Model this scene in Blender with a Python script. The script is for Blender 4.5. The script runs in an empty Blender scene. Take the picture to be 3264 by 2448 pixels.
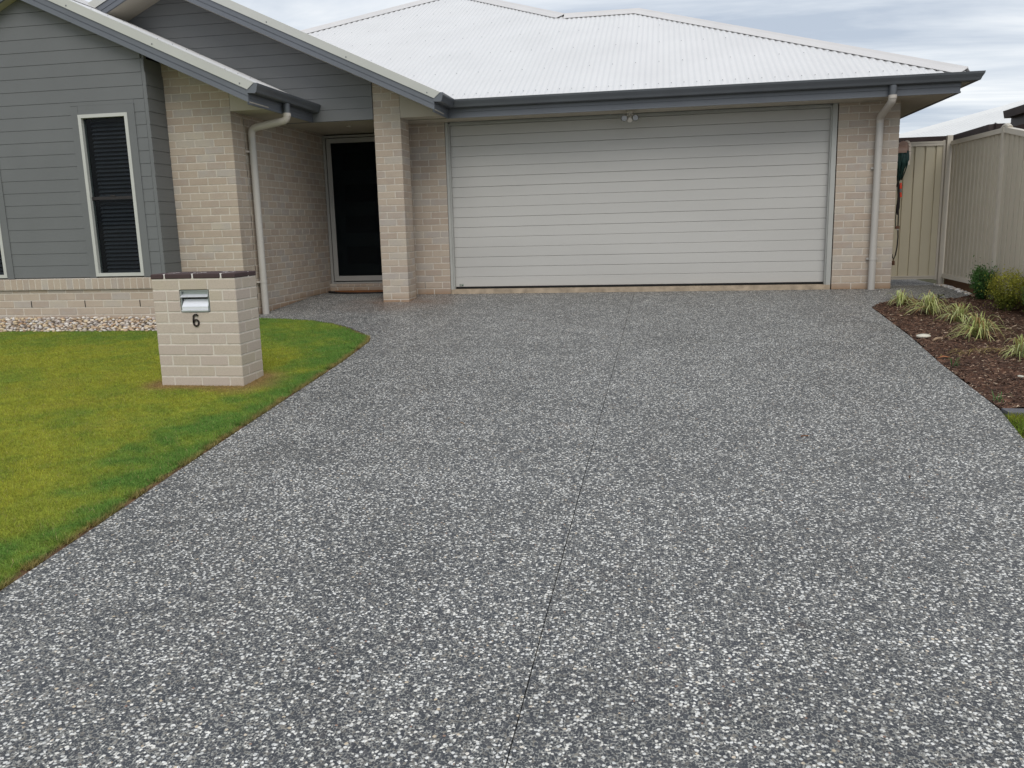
import bpy, math, random
import numpy as np
from mathutils import Matrix, Vector, noise as mnoise
random.seed(7); RNG = np.random.default_rng(11)
S = bpy.context.scene
COL = S.collection

# ------------------------------------------------------------------ camera
F_PX, PW, PH = 2654.4551, 3264, 2448
CAM = np.array([-2.8555, -11.1779, 0.8075])
R2 = np.array([0.98470588, 0.17227475, -0.02599483])
U2 = np.array([-0.00680152, 0.18710034, 0.98231726])
FW = np.array([-0.1740921, 0.96711678, -0.18541053])
cd = bpy.data.cameras.new("camera")
cd.sensor_width = 36.0
cd.lens = F_PX / PW * 36.0
cd.clip_start = 0.05
cd.clip_end = 800
cam = bpy.data.objects.new("camera", cd)
COL.objects.link(cam)
m = Matrix.Identity(4)
for i in range(3):
    m[i][0] = R2[i]; m[i][1] = U2[i]; m[i][2] = -FW[i]; m[i][3] = CAM[i]
cam.matrix_world = m
S.camera = cam

def project(P):
    d = np.asarray(P, float) - CAM
    z = d @ FW
    return PW / 2 + F_PX * (d @ R2) / z, PH / 2 - F_PX * (d @ U2) / z, z

# ------------------------------------------------------------------ world, sun, exposure
SUN_EL, SUN_AZ = math.radians(48), math.radians(164)   # azimuth from +Y clockwise: behind right of the camera
w = bpy.data.worlds.new("World"); S.world = w; w.use_nodes = True
nt = w.node_tree; nt.nodes.clear()
N = nt.nodes.new; L = nt.links.new
sky = N("ShaderNodeTexSky"); sky.sky_type = 'NISHITA'; sky.sun_disc = False
sky.sun_elevation = SUN_EL; sky.sun_rotation = SUN_AZ
bgs = N("ShaderNodeBackground"); bgs.inputs[1].default_value = 0.07
L(sky.outputs[0], bgs.inputs[0])
tc = N("ShaderNodeTexCoord"); sx = N("ShaderNodeSeparateXYZ"); L(tc.outputs['Generated'], sx.inputs[0])
zc = N("ShaderNodeMath"); zc.operation = 'MAXIMUM'; L(sx.outputs[2], zc.inputs[0]); zc.inputs[1].default_value = 0.0
za = N("ShaderNodeMath"); za.operation = 'ADD'; L(zc.outputs[0], za.inputs[0]); za.inputs[1].default_value = 0.13
dx = N("ShaderNodeMath"); dx.operation = 'DIVIDE'; L(sx.outputs[0], dx.inputs[0]); L(za.outputs[0], dx.inputs[1])
dy = N("ShaderNodeMath"); dy.operation = 'DIVIDE'; L(sx.outputs[1], dy.inputs[0]); L(za.outputs[0], dy.inputs[1])
cx = N("ShaderNodeCombineXYZ"); L(dx.outputs[0], cx.inputs[0]); L(dy.outputs[0], cx.inputs[1])
mp = N("ShaderNodeMapping"); L(cx.outputs[0], mp.inputs[0])
mp.inputs['Rotation'].default_value = (0, 0, math.radians(24)); mp.inputs['Scale'].default_value = (0.40, 1.5, 1)
mp.inputs['Location'].default_value = (1.7, 0.4, 0)
n1 = N("ShaderNodeTexNoise"); n1.inputs['Scale'].default_value = 1.25; n1.inputs['Detail'].default_value = 7; n1.inputs['Roughness'].default_value = 0.58
n1.inputs['Distortion'].default_value = 0.5
L(mp.outputs[0], n1.inputs['Vector'])
cr = N("ShaderNodeValToRGB"); L(n1.outputs[0], cr.inputs[0])
e = cr.color_ramp.elements
e[0].position = 0.36; e[0].color = (0.40, 0.452, 0.53, 1)
e[1].position = 0.64; e[1].color = (0.80, 0.81, 0.815, 1)
el = e.new(0.50); el.color = (0.59, 0.628, 0.675, 1)
bgc = N("ShaderNodeBackground"); L(cr.outputs[0], bgc.inputs[0]); bgc.inputs[1].default_value = 1.0
mx = N("ShaderNodeMixShader"); mx.inputs[0].default_value = 0.88
L(bgs.outputs[0], mx.inputs[1]); L(bgc.outputs[0], mx.inputs[2])
wo = N("ShaderNodeOutputWorld"); L(mx.outputs[0], wo.inputs[0])

ld = bpy.data.lights.new("sun", 'SUN'); ld.energy = 1.12; ld.angle = math.radians(38); ld.color = (1.0, 0.965, 0.91)
sun = bpy.data.objects.new("sun", ld); COL.objects.link(sun)
sd = Vector((math.sin(SUN_AZ) * math.cos(SUN_EL), math.cos(SUN_AZ) * math.cos(SUN_EL), math.sin(SUN_EL)))
sun.rotation_euler = sd.to_track_quat('Z', 'Y').to_euler()

S.view_settings.view_transform = 'Standard'
S.view_settings.look = 'None'
S.view_settings.exposure = 0.46
S.view_settings.gamma = 1.0
S.view_settings.use_curve_mapping = False
S.cycles.max_bounces = 6
S.cycles.diffuse_bounces = 4
S.cycles.transparent_max_bounces = 12

# ------------------------------------------------------------------ materials
MATS = {}
def mat(name, col, rough=0.6, var=0.06, scale=6.0, bump=0.0, bscale=60.0, spec=0.3, metal=0.0, col2=None, obj_var=0.0, streak=None):
    """procedural paint/metal/etc: base colour varied by world-space noise, optional bump"""
    if name in MATS: return MATS[name]
    M = bpy.data.materials.new(name); M.use_nodes = True
    t = M.node_tree; n = t.nodes; l = t.links.new
    b = n["Principled BSDF"]
    b.inputs['Roughness'].default_value = rough; b.inputs['Metallic'].default_value = metal
    b.inputs['Specular IOR Level'].default_value = spec
    geo = n.new("ShaderNodeNewGeometry")
    vec = geo.outputs['Position']
    if streak:
        mpn = n.new("ShaderNodeMapping"); l(vec, mpn.inputs[0]); mpn.inputs['Scale'].default_value = streak; vec = mpn.outputs[0]
    nz = n.new("ShaderNodeTexNoise"); nz.inputs['Scale'].default_value = scale; nz.inputs['Detail'].default_value = 5
    l(vec, nz.inputs['Vector'])
    mixn = n.new("ShaderNodeMix"); mixn.data_type = 'RGBA'
    c2 = col2 or tuple(c * (1 - 2.2 * var) for c in col)
    mixn.inputs[6].default_value = (*[c * (1 + var) for c in col], 1); mixn.inputs[7].default_value = (*c2, 1)
    mr = n.new("ShaderNodeMapRange"); mr.inputs[1].default_value = 0.35; mr.inputs[2].default_value = 0.7
    l(nz.outputs[0], mr.inputs[0]); l(mr.outputs[0], mixn.inputs[0])
    out = mixn.outputs[2]
    if obj_var:
        oi = n.new("ShaderNodeObjectInfo"); hs = n.new("ShaderNodeHueSaturation")
        mr2 = n.new("ShaderNodeMapRange"); mr2.inputs[3].default_value = 1 - obj_var; mr2.inputs[4].default_value = 1 + obj_var
        l(oi.outputs['Random'], mr2.inputs[0]); l(mr2.outputs[0], hs.inputs['Value']); l(out, hs.inputs['Color']); out = hs.outputs[0]
    l(out, b.inputs['Base Color'])
    if bump:
        nb = n.new("ShaderNodeTexNoise"); nb.inputs['Scale'].default_value = bscale; nb.inputs['Detail'].default_value = 4
        l(vec, nb.inputs['Vector'])
        bp_ = n.new("ShaderNodeBump"); bp_.inputs['Strength'].default_value = bump; bp_.inputs['Distance'].default_value = 0.004
        l(nb.outputs[0], bp_.inputs['Height']); l(bp_.outputs[0], b.inputs['Normal'])
    MATS[name] = M
    return M

def brick_mat(name, stops, stain=None, stain_z=None):
    M = bpy.data.materials.new(name); M.use_nodes = True
    t = M.node_tree; n = t.nodes; l = t.links.new
    b = n["Principled BSDF"]; b.inputs['Roughness'].default_value = 0.85; b.inputs['Specular IOR Level'].default_value = 0.2
    oi = n.new("ShaderNodeObjectInfo"); at = n.new("ShaderNodeAttribute"); at.attribute_name = "tint"
    ad = n.new("ShaderNodeMath"); ad.operation = 'ADD'; l(oi.outputs['Random'], ad.inputs[0]); l(at.outputs['Fac'], ad.inputs[1])
    fr = n.new("ShaderNodeMath"); fr.operation = 'FRACT'; l(ad.outputs[0], fr.inputs[0])
    geo = n.new("ShaderNodeNewGeometry")
    nz = n.new("ShaderNodeTexNoise"); nz.inputs['Scale'].default_value = 7; nz.inputs['Detail'].default_value = 3; l(geo.outputs['Position'], nz.inputs['Vector'])
    ad2 = n.new("ShaderNodeMath"); ad2.operation = 'MULTIPLY_ADD'; l(nz.outputs[0], ad2.inputs[0]); ad2.inputs[1].default_value = 0.5; l(fr.outputs[0], ad2.inputs[2])
    ml = n.new("ShaderNodeMath"); ml.operation = 'MULTIPLY'; l(ad2.outputs[0], ml.inputs[0]); ml.inputs[1].default_value = 0.667
    cr = n.new("ShaderNodeValToRGB"); l(ml.outputs[0], cr.inputs[0])
    els = cr.color_ramp.elements
    els[0].position = stops[0][0]; els[0].color = (*stops[0][1], 1)
    els[1].position = stops[-1][0]; els[1].color = (*stops[-1][1], 1)
    for p, c in stops[1:-1]:
        q = els.new(p); q.color = (*c, 1)
    n2 = n.new("ShaderNodeTexNoise"); n2.inputs['Scale'].default_value = 160; n2.inputs['Detail'].default_value = 4; l(geo.outputs['Position'], n2.inputs['Vector'])
    hs = n.new("ShaderNodeHueSaturation"); l(cr.outputs[0], hs.inputs['Color'])
    mr = n.new("ShaderNodeMapRange"); mr.inputs[1].default_value = .3; mr.inputs[2].default_value = .7; mr.inputs[3].default_value = 0.9; mr.inputs[4].default_value = 1.08
    l(n2.outputs[0], mr.inputs[0]); l(mr.outputs[0], hs.inputs['Value'])
    out = hs.outputs[0]
    if stain_z is not None:      # red soil splashed on the lowest course
        sp = n.new("ShaderNodeSeparateXYZ"); l(geo.outputs['Position'], sp.inputs[0])
        # height above the sloping ground: z - 0.057*min(y,0)
        mn = n.new("ShaderNodeMath"); mn.operation = 'MINIMUM'; l(sp.outputs[1], mn.inputs[0]); mn.inputs[1].default_value = 0
        ma = n.new("ShaderNodeMath"); ma.operation = 'MULTIPLY_ADD'; l(mn.outputs[0], ma.inputs[0]); ma.inputs[1].default_value = -0.057; l(sp.outputs[2], ma.inputs[2])
        na = n.new("ShaderNodeMath"); na.operation = 'MULTIPLY_ADD'; l(nz.outputs[0], na.inputs[0]); na.inputs[1].default_value = -0.10; l(ma.outputs[0], na.inputs[2])
        m2 = n.new("ShaderNodeMapRange"); l(na.outputs[0], m2.inputs[0]); m2.inputs[1].default_value = -0.13; m2.inputs[2].default_value = stain_z; m2.inputs[3].default_value = 0.75; m2.inputs[4].default_value = 0.0
        mxx = n.new("ShaderNodeMix"); mxx.data_type = 'RGBA'; l(m2.outputs[0], mxx.inputs[0]); l(out, mxx.inputs[6]); mxx.inputs[7].default_value = (0.30, 0.185, 0.105, 1)
        out = mxx.outputs[2]
    l(out, b.inputs['Base Color'])
    bp_ = n.new("ShaderNodeBump"); bp_.inputs['Strength'].default_value = 0.5; bp_.inputs['Distance'].default_value = 0.002
    l(n2.outputs[0], bp_.inputs['Height']); l(bp_.outputs[0], b.inputs['Normal'])
    return M

def attr_mat(name, rough=0.7, spec=0.2, trans=0.0, bump=0.0):
    M = bpy.data.materials.new(name); M.use_nodes = True
    t = M.node_tree; n = t.nodes; l = t.links.new
    b = n["Principled BSDF"]; b.inputs['Roughness'].default_value = rough; b.inputs['Specular IOR Level'].default_value = spec
    at = n.new("ShaderNodeAttribute"); at.attribute_name = "Col"
    geo = n.new("ShaderNodeNewGeometry")
    nz = n.new("ShaderNodeTexNoise"); nz.inputs['Scale'].default_value = 90; nz.inputs['Detail'].default_value = 3; l(geo.outputs['Position'], nz.inputs['Vector'])
    mr = n.new("ShaderNodeMapRange"); mr.inputs[1].default_value = .3; mr.inputs[2].default_value = .7; mr.inputs[3].default_value = 0.85; mr.inputs[4].default_value = 1.12
    l(nz.outputs[0], mr.inputs[0])
    hs = n.new("ShaderNodeHueSaturation"); l(at.outputs['Color'], hs.inputs['Color']); l(mr.outputs[0], hs.inputs['Value'])
    l(hs.outputs[0], b.inputs['Base Color'])
    if bump:
        bp_ = n.new("ShaderNodeBump"); bp_.inputs['Strength'].default_value = bump; bp_.inputs['Distance'].default_value = 0.003
        l(nz.outputs[0], bp_.inputs['Height']); l(bp_.outputs[0], b.inputs['Normal'])
    if trans:
        tr = n.new("ShaderNodeBsdfTranslucent"); l(hs.outputs[0], tr.inputs[0])
        ms = n.new("ShaderNodeMixShader"); ms.inputs[0].default_value = trans
        l(b.outputs[0], ms.inputs[1]); l(tr.outputs[0], ms.inputs[2]); l(ms.outputs[0], n["Material Output"].inputs[0])
    return M

M_BRICK = brick_mat("cream_brick", [(0.0, (.36, .285, .225)), (.2, (.43, .35, .28)), (.42, (.46, .385, .31)), (.58, (.40, .325, .265)), (.72, (.42, .375, .335)), (.86, (.48, .42, .34)), (1, (.385, .355, .345))], stain_z=-0.02)
M_MBRICK = brick_mat("mailbox_brick", [(0.0, (.46, .39, .315)), (.35, (.50, .43, .36)), (.6, (.48, .405, .35)), (.85, (.47, .41, .32)), (1, (.45, .37, .25))])
M_CAPB = brick_mat("dark_clinker_brick", [(0.0, (.055, .04, .042)), (.4, (.075, .05, .05)), (.7, (.05, .045, .055)), (1, (.09, .06, .055))])
M_MORTAR = mat("mortar", (.56, .51, .44), 0.95, 0.06, 30, bump=0.6, bscale=220)
M_MORTARW = mat("white_mortar", (.80, .77, .74), 0.95, 0.05, 30, bump=0.6, bscale=220)
M_CLAD = mat("grey_cladding_paint", (.150, .155, .158), 0.55, 0.03, 1.5, bump=0.08, bscale=300)
M_FASCIA = mat("slate_fascia_metal", (.120, .130, .148), 0.38, 0.03, 3, spec=0.5)
M_GUTTER = mat("slate_gutter_metal", (.092, .100, .112), 0.34, 0.04, 3, spec=0.5)
M_ROOF = mat("white_roof_metal", (.655, .65, .65), 0.4, 0.02, 1.2, spec=0.3)
M_CAP = mat("cream_capping_metal", (.50, .50, .465), 0.35, 0.02, 2, spec=0.4)
M_RIDGE = mat("ridge_capping_metal", (.60, .58, .57), 0.35, 0.02, 2, spec=0.4)
M_SOFFIT = mat("beige_soffit_paint", (.45, .41, .345), 0.7, 0.03, 2)
M_PIPE = mat("beige_downpipe_paint", (.46, .435, .40), 0.4, 0.04, 5, spec=0.4, streak=(1, 1, .2))
M_PIPET = mat("beige_elbow_paint", (.50, .455, .405), 0.4, 0.03, 5, spec=0.4)
M_DOOR = mat("stone_grey_door_paint", (.478, .466, .442), 0.5, 0.03, 1.2, bump=0.12, bscale=420, streak=(.3, 1, 1))
M_JAMB = mat("grey_door_frame_paint", (.40, .40, .375), 0.45, 0.03, 3)
M_BLACK = mat("black_rubber", (.008, .008, .009), 0.6, 0.1, 10)
M_WFRAME = mat("pale_window_frame_metal", (.50, .50, .47), 0.35, 0.02, 5, spec=0.5)
M_DFRAME = mat("grey_door_frame_metal", (.33, .32, .30), 0.35, 0.02, 5, spec=0.5)
M_BLIND = mat("charcoal_blind_slat", (.080, .082, .090), 0.5, 0.06, 5)
M_RAIL = mat("dark_sash_rail", (.030, .026, .026), 0.5, 0.05, 8)
M_DARKIN = mat("dark_interior", (.015, .015, .017), 0.9, 0.1, 4)
M_DARKDOOR = mat("dark_door_leaf", (.045, .060, .062), 0.5, 0.1, 4)
M_CONC = mat("stained_concrete", (.40, .32, .235), 0.9, 0.15, 8, bump=0.5, bscale=120)
M_FENCE = mat("beige_fence_metal", (.52, .465, .37), 0.42, 0.04, 2, spec=0.4, streak=(1, 1, .15))
M_FENCEP = mat("beige_fence_post_metal", (.56, .51, .43), 0.4, 0.03, 2, spec=0.4)
M_GATE = mat("sand_gate_metal", (.54, .485, .36), 0.42, 0.04, 2, spec=0.4, streak=(1, 1, .15))
M_TIMBER = mat("brown_sleeper_timber", (.135, .070, .035), 0.8, 0.25, 6, bump=0.4, bscale=40, streak=(1, .15, 2))
M_NBROOF = mat("neighbour_white_roof", (.67, .67, .66), 0.4, 0.02, 1)
M_NBG = mat("brown_neighbour_gutter", (.050, .036, .034), 0.5, 0.1, 3)
M_NBW = mat("neighbour_wall_brick", (.27, .20, .16), 0.85, 0.1, 3)
M_STEEL = mat("brushed_steel", (.80, .81, .85), 0.38, 0.03, 20, spec=0.6, metal=0.45, streak=(1, 8, 8))
M_STEELD = mat("dull_aluminium", (.42, .45, .44), 0.4, 0.04, 20, spec=0.5, metal=0.6)
M_NUM = mat("dark_brown_metal", (.022, .016, .014), 0.4, 0.1, 20)
M_SOIL = mat("soil", (.15, .085, .045), 0.95, 0.3, 9, bump=0.7, bscale=60)
M_MULCH = mat("mulch_bark", (.105, .052, .032), 0.95, 0.3, 14, bump=1.0, bscale=120, col2=(.035, .02, .014))
M_GROUND = mat("ground_soil", (.12, .12, .07), 0.95, 0.25, 2)
M_PLWHITE = mat("white_plastic", (.62, .58, .52), 0.35, 0.03, 10, spec=0.5)
M_HANGER = mat("cream_hanger_metal", (.66, .57, .48), 0.4, 0.03, 10)
M_HBROWN = mat("brown_hanger_drum", (.30, .195, .15), 0.5, 0.08, 10)
M_HOSE = mat("dark_green_hose", (.010, .040, .035), 0.35, 0.15, 30, spec=0.5)
M_HOSEB = mat("black_hose", (.015, .012, .012), 0.35, 0.15, 30, spec=0.5)
M_RED = mat("orange_red_plastic", (.62, .065, .035), 0.4, 0.05, 10)
M_GREYP = mat("grey_plastic", (.16, .16, .15), 0.4, 0.05, 10)
M_BRASS = mat("tarnished_brass", (.16, .085, .055), 0.45, 0.15, 30, metal=0.5)
M_MATC = mat("brown_coir", (.22, .085, .03), 0.95, 0.2, 60, bump=1, bscale=300)
M_SCREW = mat("screw_grey", (.16, .17, .18), 0.4, 0.1, 10)
M_STEM = mat("shrub_stem", (.20, .15, .10), 0.8, 0.15, 20)
M_ROCK = mat("white_rock", (.60, .57, .48), 0.85, 0.12, 12, bump=0.4, bscale=60)
M_STICK = mat("pale_wood", (.38, .27, .18), 0.8, 0.15, 30, bump=0.3, bscale=120)
M_EDGE = mat("grey_plastic_edging", (.13, .13, .145), 0.5, 0.08, 8)
M_BADGE = mat("badge_green_grey", (.10, .16, .13), 0.4, 0.4, 90)
M_LEAFL = mat("dry_orange_leaf", (.33, .13, .05), 0.7, 0.2, 30)

def glass_mat(name, tint, opac, ior=1.45):
    M = bpy.data.materials.new(name); M.use_nodes = True
    t = M.node_tree; n = t.nodes; l = t.links.new; n.remove(n["Principled BSDF"])
    tr = n.new("ShaderNodeBsdfTransparent"); tr.inputs[0].default_value = (*tint, 1)
    gl = n.new("ShaderNodeBsdfGlossy"); gl.inputs['Roughness'].default_value = 0.02
    nz = n.new("ShaderNodeTexNoise"); nz.inputs['Scale'].default_value = 1.5; g = n.new("ShaderNodeNewGeometry"); l(g.outputs['Position'], nz.inputs['Vector'])
    b_ = n.new("ShaderNodeBump"); b_.inputs['Strength'].default_value = 0.15; b_.inputs['Distance'].default_value = 0.01; l(nz.outputs[0], b_.inputs['Height']); l(b_.outputs[0], gl.inputs['Normal'])
    fr = n.new("ShaderNodeFresnel"); fr.inputs[0].default_value = ior
    ms = n.new("ShaderNodeMixShader"); l(fr.outputs[0], ms.inputs[0]); l(tr.outputs[0], ms.inputs[1]); l(gl.outputs[0], ms.inputs[2])
    df = n.new("ShaderNodeBsdfDiffuse"); df.inputs[0].default_value = (.012, .014, .016, 1)
    m2 = n.new("ShaderNodeMixShader"); m2.inputs[0].default_value = opac; l(ms.outputs[0], m2.inputs[1]); l(df.outputs[0], m2.inputs[2])
    l(m2.outputs[0], n["Material Output"].inputs[0])
    return M
M_GLASS = glass_mat("window_glass", (.74, .78, .80), 0.08, 1.18)
M_MESH = glass_mat("security_mesh", (.66, .70, .70), 0.30, 1.14)
M_LENS = glass_mat("lamp_lens", (.9, .9, .9), 0.0)

# ------------------------------------------------------------------ object helpers
WPOS = {}
def reg(o, wp, parent):
    pw = WPOS.get(parent.name, Vector((0, 0, 0))) if parent else Vector((0, 0, 0))
    o.parent = parent
    o.location = Vector(wp) - pw
    COL.objects.link(o)
    WPOS[o.name] = Vector(wp)
    return o
def empty(name, wp, parent=None, label=None, cat=None, group=None, kind=None):
    o = bpy.data.objects.new(name, None); o.empty_display_size = 0.1
    reg(o, wp, parent); tag(o, label, cat, group, kind); return o
def tag(o, label=None, cat=None, group=None, kind=None):
    if label: o['label'] = label
    if cat: o['category'] = cat
    if group: o['group'] = group
    if kind: o['kind'] = kind
    return o
def mobj(name, mesh, wp, parent=None, **kw):
    o = bpy.data.objects.new(name, mesh); reg(o, wp, parent); tag(o, **kw); return o

class MB:
    def __init__(s): s.v = []; s.f = []; s.m = []; s.mi = 0
    def add(s, vs, fs):
        o = len(s.v); s.v += [tuple(map(float, p)) for p in vs]; s.f += [tuple(i + o for i in f) for f in fs]; s.m += [s.mi] * len(fs)
        return s
    def box(s, a, b):
        x0, y0, z0 = [min(p, q) for p, q in zip(a, b)]; x1, y1, z1 = [max(p, q) for p, q in zip(a, b)]
        return s.add([(x0, y0, z0), (x1, y0, z0), (x1, y1, z0), (x0, y1, z0), (x0, y0, z1), (x1, y0, z1), (x1, y1, z1), (x0, y1, z1)],
                     [(0, 3, 2, 1), (4, 5, 6, 7), (0, 1, 5, 4), (1, 2, 6, 5), (2, 3, 7, 6), (3, 0, 4, 7)])
    def prism(s, poly, ax, a, b):
        """poly: list of 2D points in the plane perpendicular to axis ax; extruded from a to b"""
        n = len(poly)
        def P(p, t):
            if ax == 'y': return (p[0], t, p[1])
            if ax == 'x': return (t, p[0], p[1])
            return (p[0], p[1], t)
        vs = [P(p, a) for p in poly] + [P(p, b) for p in poly]
        fs = [tuple(range(n))[::-1], tuple(range(n, 2 * n))] + [(i, (i + 1) % n, n + (i + 1) % n, n + i) for i in range(n)]
        return s.add(vs, fs)
    def loft(s, profA, profB, cap=True):
        """two 3D closed loops of equal length"""
        n = len(profA)
        fs = [(i, (i + 1) % n, n + (i + 1) % n, n + i) for i in range(n)]
        if cap: fs += [tuple(range(n))[::-1], tuple(range(n, 2 * n))]
        return s.add(list(profA) + list(profB), fs)
    def tube(s, pts, r, seg=10, cap=True, radii=None):
        pts = [Vector(p) for p in pts]; n = len(pts); rings = []
        t0 = (pts[1] - pts[0]).normalized(); ref = Vector((0, 0, 1)) if abs(t0.z) < 0.9 else Vector((1, 0, 0))
        u = t0.cross(ref).normalized()
        for i in range(n):
            if i == 0: t = pts[1] - pts[0]
            elif i == n - 1: t = pts[-1] - pts[-2]
            else: t = (pts[i + 1] - pts[i]).normalized() + (pts[i] - pts[i - 1]).normalized()
            t.normalize(); u = (u - t * u.dot(t)).normalized(); v = t.cross(u)
            rr = radii[i] if radii else r
            rings.append([pts[i] + (u * math.cos(a) + v * math.sin(a)) * rr for a in [2 * math.pi * k / seg for k in range(seg)]])
        o = len(s.v); s.v += [tuple(p) for R in rings for p in R]
        k0 = len(s.f)
        for i in range(n - 1):
            for k in range(seg):
                k2 = (k + 1) % seg
                s.f.append((o + i * seg + k, o + i * seg + k2, o + (i + 1) * seg + k2, o + (i + 1) * seg + k))
        if cap:
            s.f.append(tuple(o + k for k in range(seg))[::-1]); s.f.append(tuple(o + (n - 1) * seg + k for k in range(seg)))
        s.m += [s.mi] * (len(s.f) - k0)
        return s
    def mesh(s, name, mats, org, smooth=False):
        me = bpy.data.meshes.new(name)
        ox, oy, oz = org
        me.from_pydata([(x - ox, y - oy, z - oz) for x, y, z in s.v], [], s.f)
        for mm in (mats if isinstance(mats, (list, tuple)) else [mats]): me.materials.append(mm)
        if any(s.m): me.polygons.foreach_set('material_index', s.m)
        if smooth: me.polygons.foreach_set('use_smooth', [True] * len(s.f))
        return me
    def build(s, name, mats, parent=None, smooth=False, **kw):
        xs = [p[0] for p in s.v]; ys = [p[1] for p in s.v]; zs = [p[2] for p in s.v]
        org = ((min(xs) + max(xs)) / 2, (min(ys) + max(ys)) / 2, min(zs))
        me = s.mesh(name, mats, org, smooth)
        if smooth == 'auto':
            me.polygons.foreach_set('use_smooth', [True] * len(s.f)); me.set_sharp_from_angle(angle=math.radians(35))
        return mobj(name, me, org, parent, **kw)

def np_mesh(name, verts, tris, mat_, cols=None, smooth=False):
    me = bpy.data.meshes.new(name)
    nv, nf, k = len(verts), len(tris), tris.shape[1]
    me.vertices.add(nv); me.vertices.foreach_set('co', np.ascontiguousarray(verts, np.float32).ravel())
    me.loops.add(nf * k); me.loops.foreach_set('vertex_index', np.ascontiguousarray(tris, np.int32).ravel())
    me.polygons.add(nf); me.polygons.foreach_set('loop_start', np.arange(0, nf * k, k, dtype=np.int32))
    if smooth: me.polygons.foreach_set('use_smooth', np.ones(nf, bool))
    me.update(calc_edges=True)
    if cols is not None:
        a = me.attributes.new("Col", 'FLOAT_COLOR', 'POINT')
        c = np.ones((nv, 4), np.float32); c[:, :3] = cols; a.data.foreach_set('color', c.ravel())
    me.materials.append(mat_)
    return me

def smoothn(x, y, s=1.0, seed=0.0, oct=3):
    """cheap smooth noise in about -1..1 for numpy arrays"""
    r = 0; a = 1.0; f = s
    for i in range(oct):
        k = seed + i * 7.3
        r = r + a * (np.sin(x * f * 1.7 + 1.3 * np.sin(y * f * 1.1 + k) + k) * np.cos(y * f * 1.9 + 1.7 * np.sin(x * f * .9 - k) + 2 * k))
        a *= .55; f *= 2.1
    return r / 1.6

def clip_poly(poly, a, b, c):
    """keep the part of a 2D polygon where a*x + b*y <= c"""
    out = []
    for i in range(len(poly)):
        p, q = poly[i], poly[(i + 1) % len(poly)]
        dp, dq = a * p[0] + b * p[1] - c, a * q[0] + b * q[1] - c
        if dp <= 0: out.append(p)
        if dp * dq < 0:
            t = dp / (dp - dq); out.append((p[0] + t * (q[0] - p[0]), p[1] + t * (q[1] - p[1])))
    return out

def G(x, y):       # the paving and lawn fall towards the street
    return -0.08 + 0.057 * min(y, 0.0)
def Gv(y): return -0.08 + 0.057 * np.minimum(y, 0.0)

# ------------------------------------------------------------------ brickwork
BRICKS = []     # (centre, size, parent wall key, material, group key)
BEV = {}
def brick_mesh(sz, mat_, pad=0.0035):
    key = (round(sz[0], 3), round(sz[1], 3), round(sz[2], 3), mat_.name)
    if key in BEV: return BEV[key]
    hx, hy, hz = [q / 2 for q in sz]; b = min(pad, hx * .3, hy * .3, hz * .3)
    vs = []; idx = {}
    for sx_ in (-1, 1):
        for sy in (-1, 1):
            for sz_ in (-1, 1):
                idx[(sx_, sy, sz_)] = len(vs)
                vs += [(sx_ * hx, sy * (hy - b), sz_ * (hz - b)), (sx_ * (hx - b), sy * hy, sz_ * (hz - b)), (sx_ * (hx - b), sy * (hy - b), sz_ * hz)]
    fs = []
    def q(*t): fs.append(tuple(idx[k] + o for k, o in t))
    for s_ in (-1, 1):
        q(*[((s_, a, c), 0) for a, c in ((-1, -1), (1, -1), (1, 1), (-1, 1))][::s_])
        q(*[((a, s_, c), 1) for a, c in ((-1, -1), (-1, 1), (1, 1), (1, -1))][::s_])
        q(*[((a, c, s_), 2) for a, c in ((-1, -1), (1, -1), (1, 1), (-1, 1))][::s_])
    for a in (-1, 1):
        for c in (-1, 1):
            q(((a, c, -1), 0), ((a, c, 1), 0), ((a, c, 1), 1), ((a, c, -1), 1))
            q(((a, -1, c), 0), ((a, 1, c), 0), ((a, 1, c), 2), ((a, -1, c), 2))
            q(((-1, a, c), 1), ((1, a, c), 1), ((1, a, c), 2), ((-1, a, c), 2))
            for d in (-1, 1): q(((a, c, d), 0), ((a, c, d), 1), ((a, c, d), 2))
    me = bpy.data.meshes.new("brick"); me.from_pydata(vs, [], fs)
    import bmesh
    bm = bmesh.new(); bm.from_mesh(me); bmesh.ops.recalc_face_normals(bm, faces=bm.faces); bm.to_mesh(me); bm.free()
    me.materials.append(mat_); BEV[key] = me
    return me

class Wall:
    def __init__(s, core, mat_=None): s.core = core; s.b = []; s.mat = mat_ or M_BRICK
    def brick(s, a, b):
        a = np.array(a, float); b = np.array(b, float); lo = np.minimum(a, b); hi = np.maximum(a, b)
        s.b.append(((lo + hi) / 2, hi - lo))
WALLS = []
C_, J = 0.086, 0.010     # course and joint
def run_x(wl, x_list, y0, y1, z, h=0.076, jit=True):
    """bricks between successive joint centres in x, front face at y0"""
    for a, b in zip(x_list[:-1], x_list[1:]):
        d = random.uniform(-.0012, .0012) if jit else 0
        wl.brick((a + J / 2, y0 + d, z), (b - J / 2, y1, z + h))
def run_y(wl, y_list, x0, x1, z, h=0.076):
    for a, b in zip(y_list[:-1], y_list[1:]):
        d = random.uniform(-.0012, .0012)
        wl.brick((x0 + d, a + J / 2, z), (x1, b - J / 2, z + h))

# ------------------------------------------------------------------ the house
TAN = 0.466
EAVE = 2.19
house = empty('house', (-6.0, 3.0, -0.1), label='single storey cream brick house with white corrugated roof and grey gables behind the driveway', cat='house')

def zroof1(x): return 2.385 - TAN * abs(x + 9.95) + TAN * 2.76     # front left gable
def zroof2(x): return 2.385 - TAN * abs(x + 9.05) + TAN * 3.58     # portico gable
def zroofP(y): return 2.395 + TAN * (y + 0.5)

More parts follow.
